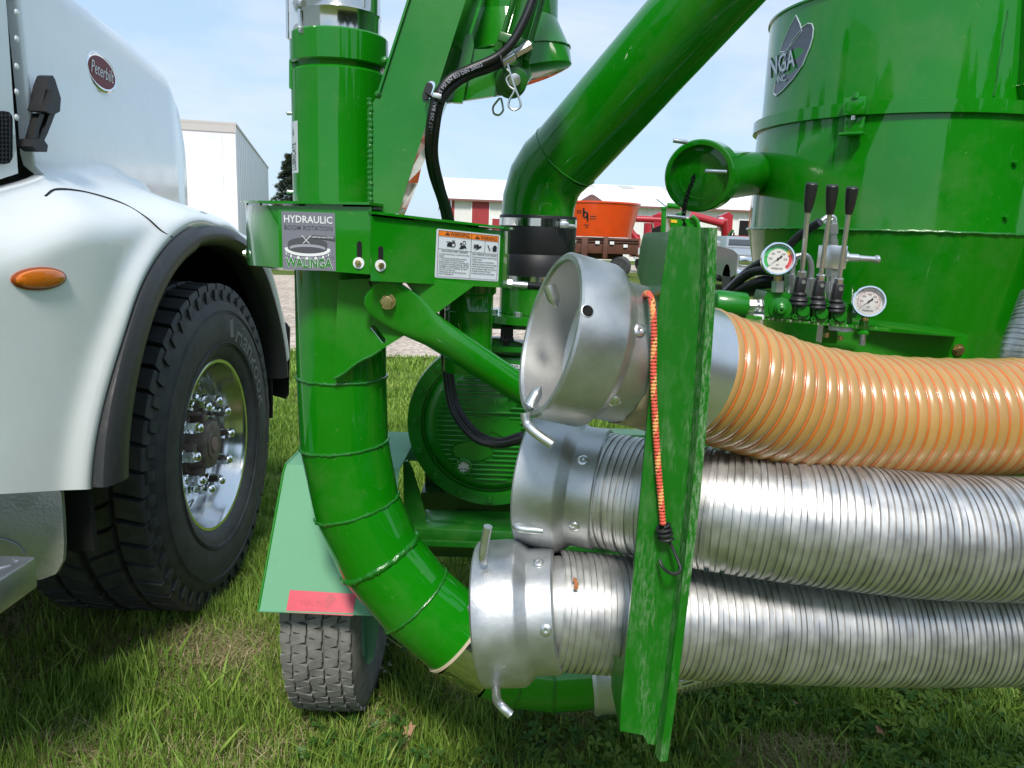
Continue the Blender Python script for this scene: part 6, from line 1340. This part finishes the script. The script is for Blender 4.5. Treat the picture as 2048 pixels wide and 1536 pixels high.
def blades(x, y, h, w, lean, tint, curl=.5):
    n = len(x); az = rng.uniform(0, 2 * np.pi, n); fx, fy = np.cos(az), np.sin(az); sa = az + np.pi / 2 + rng.normal(0, .4, n); sx, sy = np.cos(sa) * w / 2, np.sin(sa) * w / 2
    z0 = np.zeros(n) - .004; V = np.zeros((n, 7, 3))
    def st(k, t, wt): 
        d = lean * (t ** 1.7) * h; zz_ = h * t * np.sqrt(np.maximum(.05, 1 - (lean * t * curl) ** 2)); cx, cy = x + fx * d, y + fy * d
        return cx, cy, z0 + zz_, wt
    for i, (t, wt) in enumerate(((0, .8), (.4, 1.0), (.75, .7))):
        cx, cy, cz, wt = st(i, t, wt); V[:, 2 * i] = np.stack([cx - sx * wt, cy - sy * wt, cz], 1); V[:, 2 * i + 1] = np.stack([cx + sx * wt, cy + sy * wt, cz], 1)
    cx, cy, cz, _ = st(3, 1.0, 0); V[:, 6] = np.stack([cx, cy, cz], 1)
    return V.reshape(-1, 3), np.repeat(tint, 7)
def blade_obj(name, V, T, m_, label):
    n = len(V) // 7; base = np.arange(n)[:, None] * 7
    loops = np.concatenate([base + np.array([[0, 1, 3, 2]]), base + np.array([[2, 3, 5, 4]]), base + np.array([[4, 5, 6]])], 1).ravel()
    me = bpy.data.meshes.new(name); me.vertices.add(len(V)); me.vertices.foreach_set('co', V.ravel().astype(np.float32)); me.loops.add(len(loops)); me.loops.foreach_set('vertex_index', loops.astype(np.int32))
    tot = np.tile([4, 4, 3], n); me.polygons.add(len(tot)); me.polygons.foreach_set('loop_start', np.concatenate([[0], np.cumsum(tot)[:-1]]).astype(np.int32))
    me.update(calc_edges=True); me.validate(); me.materials.append(m_); a = me.attributes.new('tint', 'FLOAT', 'POINT'); a.data.foreach_set('value', T.astype(np.float32))
    me.polygons.foreach_set('use_smooth', [True] * len(me.polygons)); o = bpy.data.objects.new(name, me); COL.objects.link(o); tag(o, label, kind='stuff'); return o
def scatter(n, x0, x1, y0, y1, keep):
    x = rng.uniform(x0, x1, n); y = rng.uniform(y0, y1, n); k = keep(x, y) & ~blocked(x, y); return x[k], y[k]
dry = lambda x, y: np.clip(.9 * vnoise(x + 5, y + 1, 2.3) + .5 * vnoise(x, y, 6.1) + .9 * np.exp(-((x + 1.15) ** 2 / .20 + (y - 2.22) ** 2 / .02)) + 1.0 * np.exp(-((x - .72) ** 2 / .05 + (y - 1.78) ** 2 / .012)) + .6 * np.exp(-((x + .78) ** 2 / .03 + (y - 2.0) ** 2 / .02)) + .8 * np.exp(-((x + .95) ** 2 / .06 + (y - 1.68) ** 2 / .01)), -1, 1.5)
inview = lambda x, y: (x > -.80 * y - .5) & (x < .80 * y + .4)
Vs, Ts = [], []
for n, reg, hs, ws in ((175000, (-2.4, 2.4, 1.45, 3.1), (.026, .074), (.0019, .0038)), (90000, (-3.6, 2.6, 3.0, 5.5), (.025, .065), (.004, .007)), (60000, (-6, 1.6, 5.4, 9.2), (.025, .06), (.007, .014))):
    x, y = scatter(n, *reg, lambda x, y: inview(x, y) & (rng.uniform(0, 1, len(x)) < np.clip(1.05 - .9 * np.clip(dry(x, y) - .05, 0, 1), .10, 1)))
    k = len(x); cl = vnoise(x, y, 9.0); h = rng.uniform(*hs, k) * (1 + .55 * np.clip(cl, -.6, 1)) * (1 + .35 * (rng.uniform(0, 1, k) > .9)); lean = np.abs(rng.normal(.35, .3, k)); t = np.clip(.45 + .25 * vnoise(x, y, 3.3) + rng.normal(0, .17, k) - .06 * dry(x, y), 0, 1)
    V, T = blades(x, y, h, rng.uniform(*ws, k), lean, t); Vs.append(V); Ts.append(T)
M['grassb'] = blade_mat('grass_blades', [(.08, .15, .018), (.16, .28, .035), (.27, .41, .065), (.42, .48, .14)])
blade_obj('grass', np.concatenate(Vs), np.concatenate(Ts), M['grassb'], 'green lawn grass around the wheels')
# long broad blades and dandelion-like leaves
x, y = scatter(2400, -2.2, 2.3, 1.45, 2.9, lambda x, y: inview(x, y) & (vnoise(x + 3, y, 5) > -.05)); k = len(x)
V, T = blades(x, y, rng.uniform(.05, .11, k), rng.uniform(.005, .009, k), np.abs(rng.normal(.8, .35, k)), np.clip(rng.normal(.5, .2, k), 0, 1), .3)
blade_obj('broad_grass', V, T, M['grassb'], 'longer broad grass blades in the lawn')
# straw
x, y = scatter(150000, -2.4, 2.4, 1.45, 3.3, lambda x, y: inview(x, y) & (rng.uniform(0, 1, len(x)) < np.clip(.08 + .85 * dry(x, y), .05, 1))); k = len(x)
V, T = blades(x, y, rng.uniform(.02, .055, k), rng.uniform(.0014, .0026, k), np.abs(rng.normal(1.9, .6, k)), rng.uniform(0, 1, k), .28)
M['straw'] = blade_mat('straw', [(.20, .16, .07), (.40, .33, .17), (.62, .54, .33)]); blade_obj('dry_grass', V, T, M['straw'], 'dry straw-coloured thatch in the lawn')
# clover and small weeds: three leaflets on a stem
def leaf_patch(n, reg, keep, r0, r1, ztop, name, m_, label, lobes=3, aspect=1.0):
    x, y = scatter(n, *reg, keep); k = len(x); V = []; Fc = []; T = []
    for i in range(k):
        r_ = rng.uniform(r0, r1); z = rng.uniform(*ztop); a0 = rng.uniform(0, 6.28); tn_ = np.clip(rng.normal(.45, .2), 0, 1); tx, ty = rng.normal(0, .35, 2)
        for l in range(lobes):
            a = a0 + l * 2 * math.pi / lobes + rng.normal(0, .15); ca, sa = math.cos(a), math.sin(a); b = len(V)
            for u, v in ((0, 0), (.35, .32 * aspect), (.75, .46 * aspect), (1.0, .22 * aspect), (.93, 0), (1.0, -.22 * aspect), (.75, -.46 * aspect), (.35, -.32 * aspect)):
                px_, py_ = (u * ca - v * sa) * r_, (u * sa + v * ca) * r_; V.append((x[i] + px_, y[i] + py_, z + px_ * tx + py_ * ty + .18 * r_ * abs(v) * 2)); T.append(tn_)
            Fc += [(b, b + 1, b + 2, b + 4), (b + 2, b + 3, b + 4), (b, b + 4, b + 6, b + 7), (b + 4, b + 5, b + 6)]
    me = bpy.data.meshes.new(name); me.from_pydata(V, [], Fc); me.materials.append(m_); a = me.attributes.new('tint', 'FLOAT', 'POINT'); a.data.foreach_set('value', T); me.polygons.foreach_set('use_smooth', [True] * len(me.polygons)); o = bpy.data.objects.new(name, me); COL.objects.link(o); tag(o, label, kind='stuff')
M['clover'] = blade_mat('clover_leaf', [(.025, .075, .014), (.055, .145, .025), (.10, .20, .04)], .5)
leaf_patch(3600, (-.5, 2.0, 1.5, 2.5), lambda x, y: inview(x, y) & (vnoise(x, y + 4, 4.2) > -.25) & (dry(x, y) < .6), .008, .016, (.02, .06), 'clover', M['clover'], 'clover leaves in the grass under the hoses')
M['weed'] = blade_mat('weed_leaf', [(.05, .11, .016), (.13, .22, .03), (.25, .33, .07)], .5)
leaf_patch(2600, (.05, 2.0, 1.5, 2.2), lambda x, y: inview(x, y) & (vnoise(x + 2, y, 3.1) > -.30) & (dry(x, y) < .55), .012, .030, (.012, .05), 'low_weeds', M['weed'], 'low broad-leaved weeds in the lawn beside the rack', 5, .55)
# a few clover heads and dead leaves
for i, (px_, py_) in enumerate(((763, 1338), (779, 1331), (773, 1291), (770, 1345))):
    p = gnd(px_, py_, .08); mb = MB()
    for k in range(40):
        d = Vector((rng.normal(), rng.normal(), abs(rng.normal()) + .2)).normalized(); s_ = d.cross(Vector((0, 0, 1))).normalized() * .0015; mb.mat(0).add([p + d * .002 - s_, p + d * .008, p + d * .002 + s_], [(0, 1, 2)])
    mb.mat(1).sweep([(p.x, p.y, 0), (p.x + .004, p.y, .04), tuple(p)], .0012, 5); o = mb.build('clover_flower', [mat('clover_head', (.55, .50, .42), .7), M['clover']], None, smooth=0, fixn=False)
    tag(o, ['white clover flower nearest the trailer tyre', 'white clover flower just right of the one by the tyre', 'white clover flower highest under the pipe elbow', 'small low clover flower under the pipe elbow'][i], 'flower', 'clover flowers under the pipe elbow')
for i, (px_, py_, rz) in enumerate(((818, 1460, .4), (1597, 1415, 1.2), (1758, 1458, 2.0))):
    p = gnd(px_, py_, .03); mb = MB(); pts = [(0, -.022), (.012, -.008), (.024, -.006), (.012, .006), (.014, .022), (0, .012), (-.012, .024), (-.012, .006), (-.022, 0), (-.010, -.008)]; c, s_ = math.cos(rz), math.sin(rz)
    mb.add([Vector((p.x + (u * c - v * s_) * .8, p.y + (u * s_ + v * c) * .8, p.z + .5 * u + .3 * v + 6 * u * u)) for u, v in pts], [tuple(range(10))]); mb.add([Vector((p.x, p.y, p.z)), Vector((p.x - .003, p.y, p.z - .03)), Vector((p.x + .003, p.y, p.z - .03))], [(0, 1, 2)])
    o = mb.build('fallen_leaf', mat('dead_leaf', (.42, .24, .15), .7, var=.2, vscale=80), None, smooth=0); tag(o, ['pink-brown fallen leaf on the grass below the pipe elbow', 'small tan fallen leaf in the shade under the lower hose', 'tan fallen leaf beside the bare straw patch'][i], 'leaf', 'fallen leaves on the lawn')
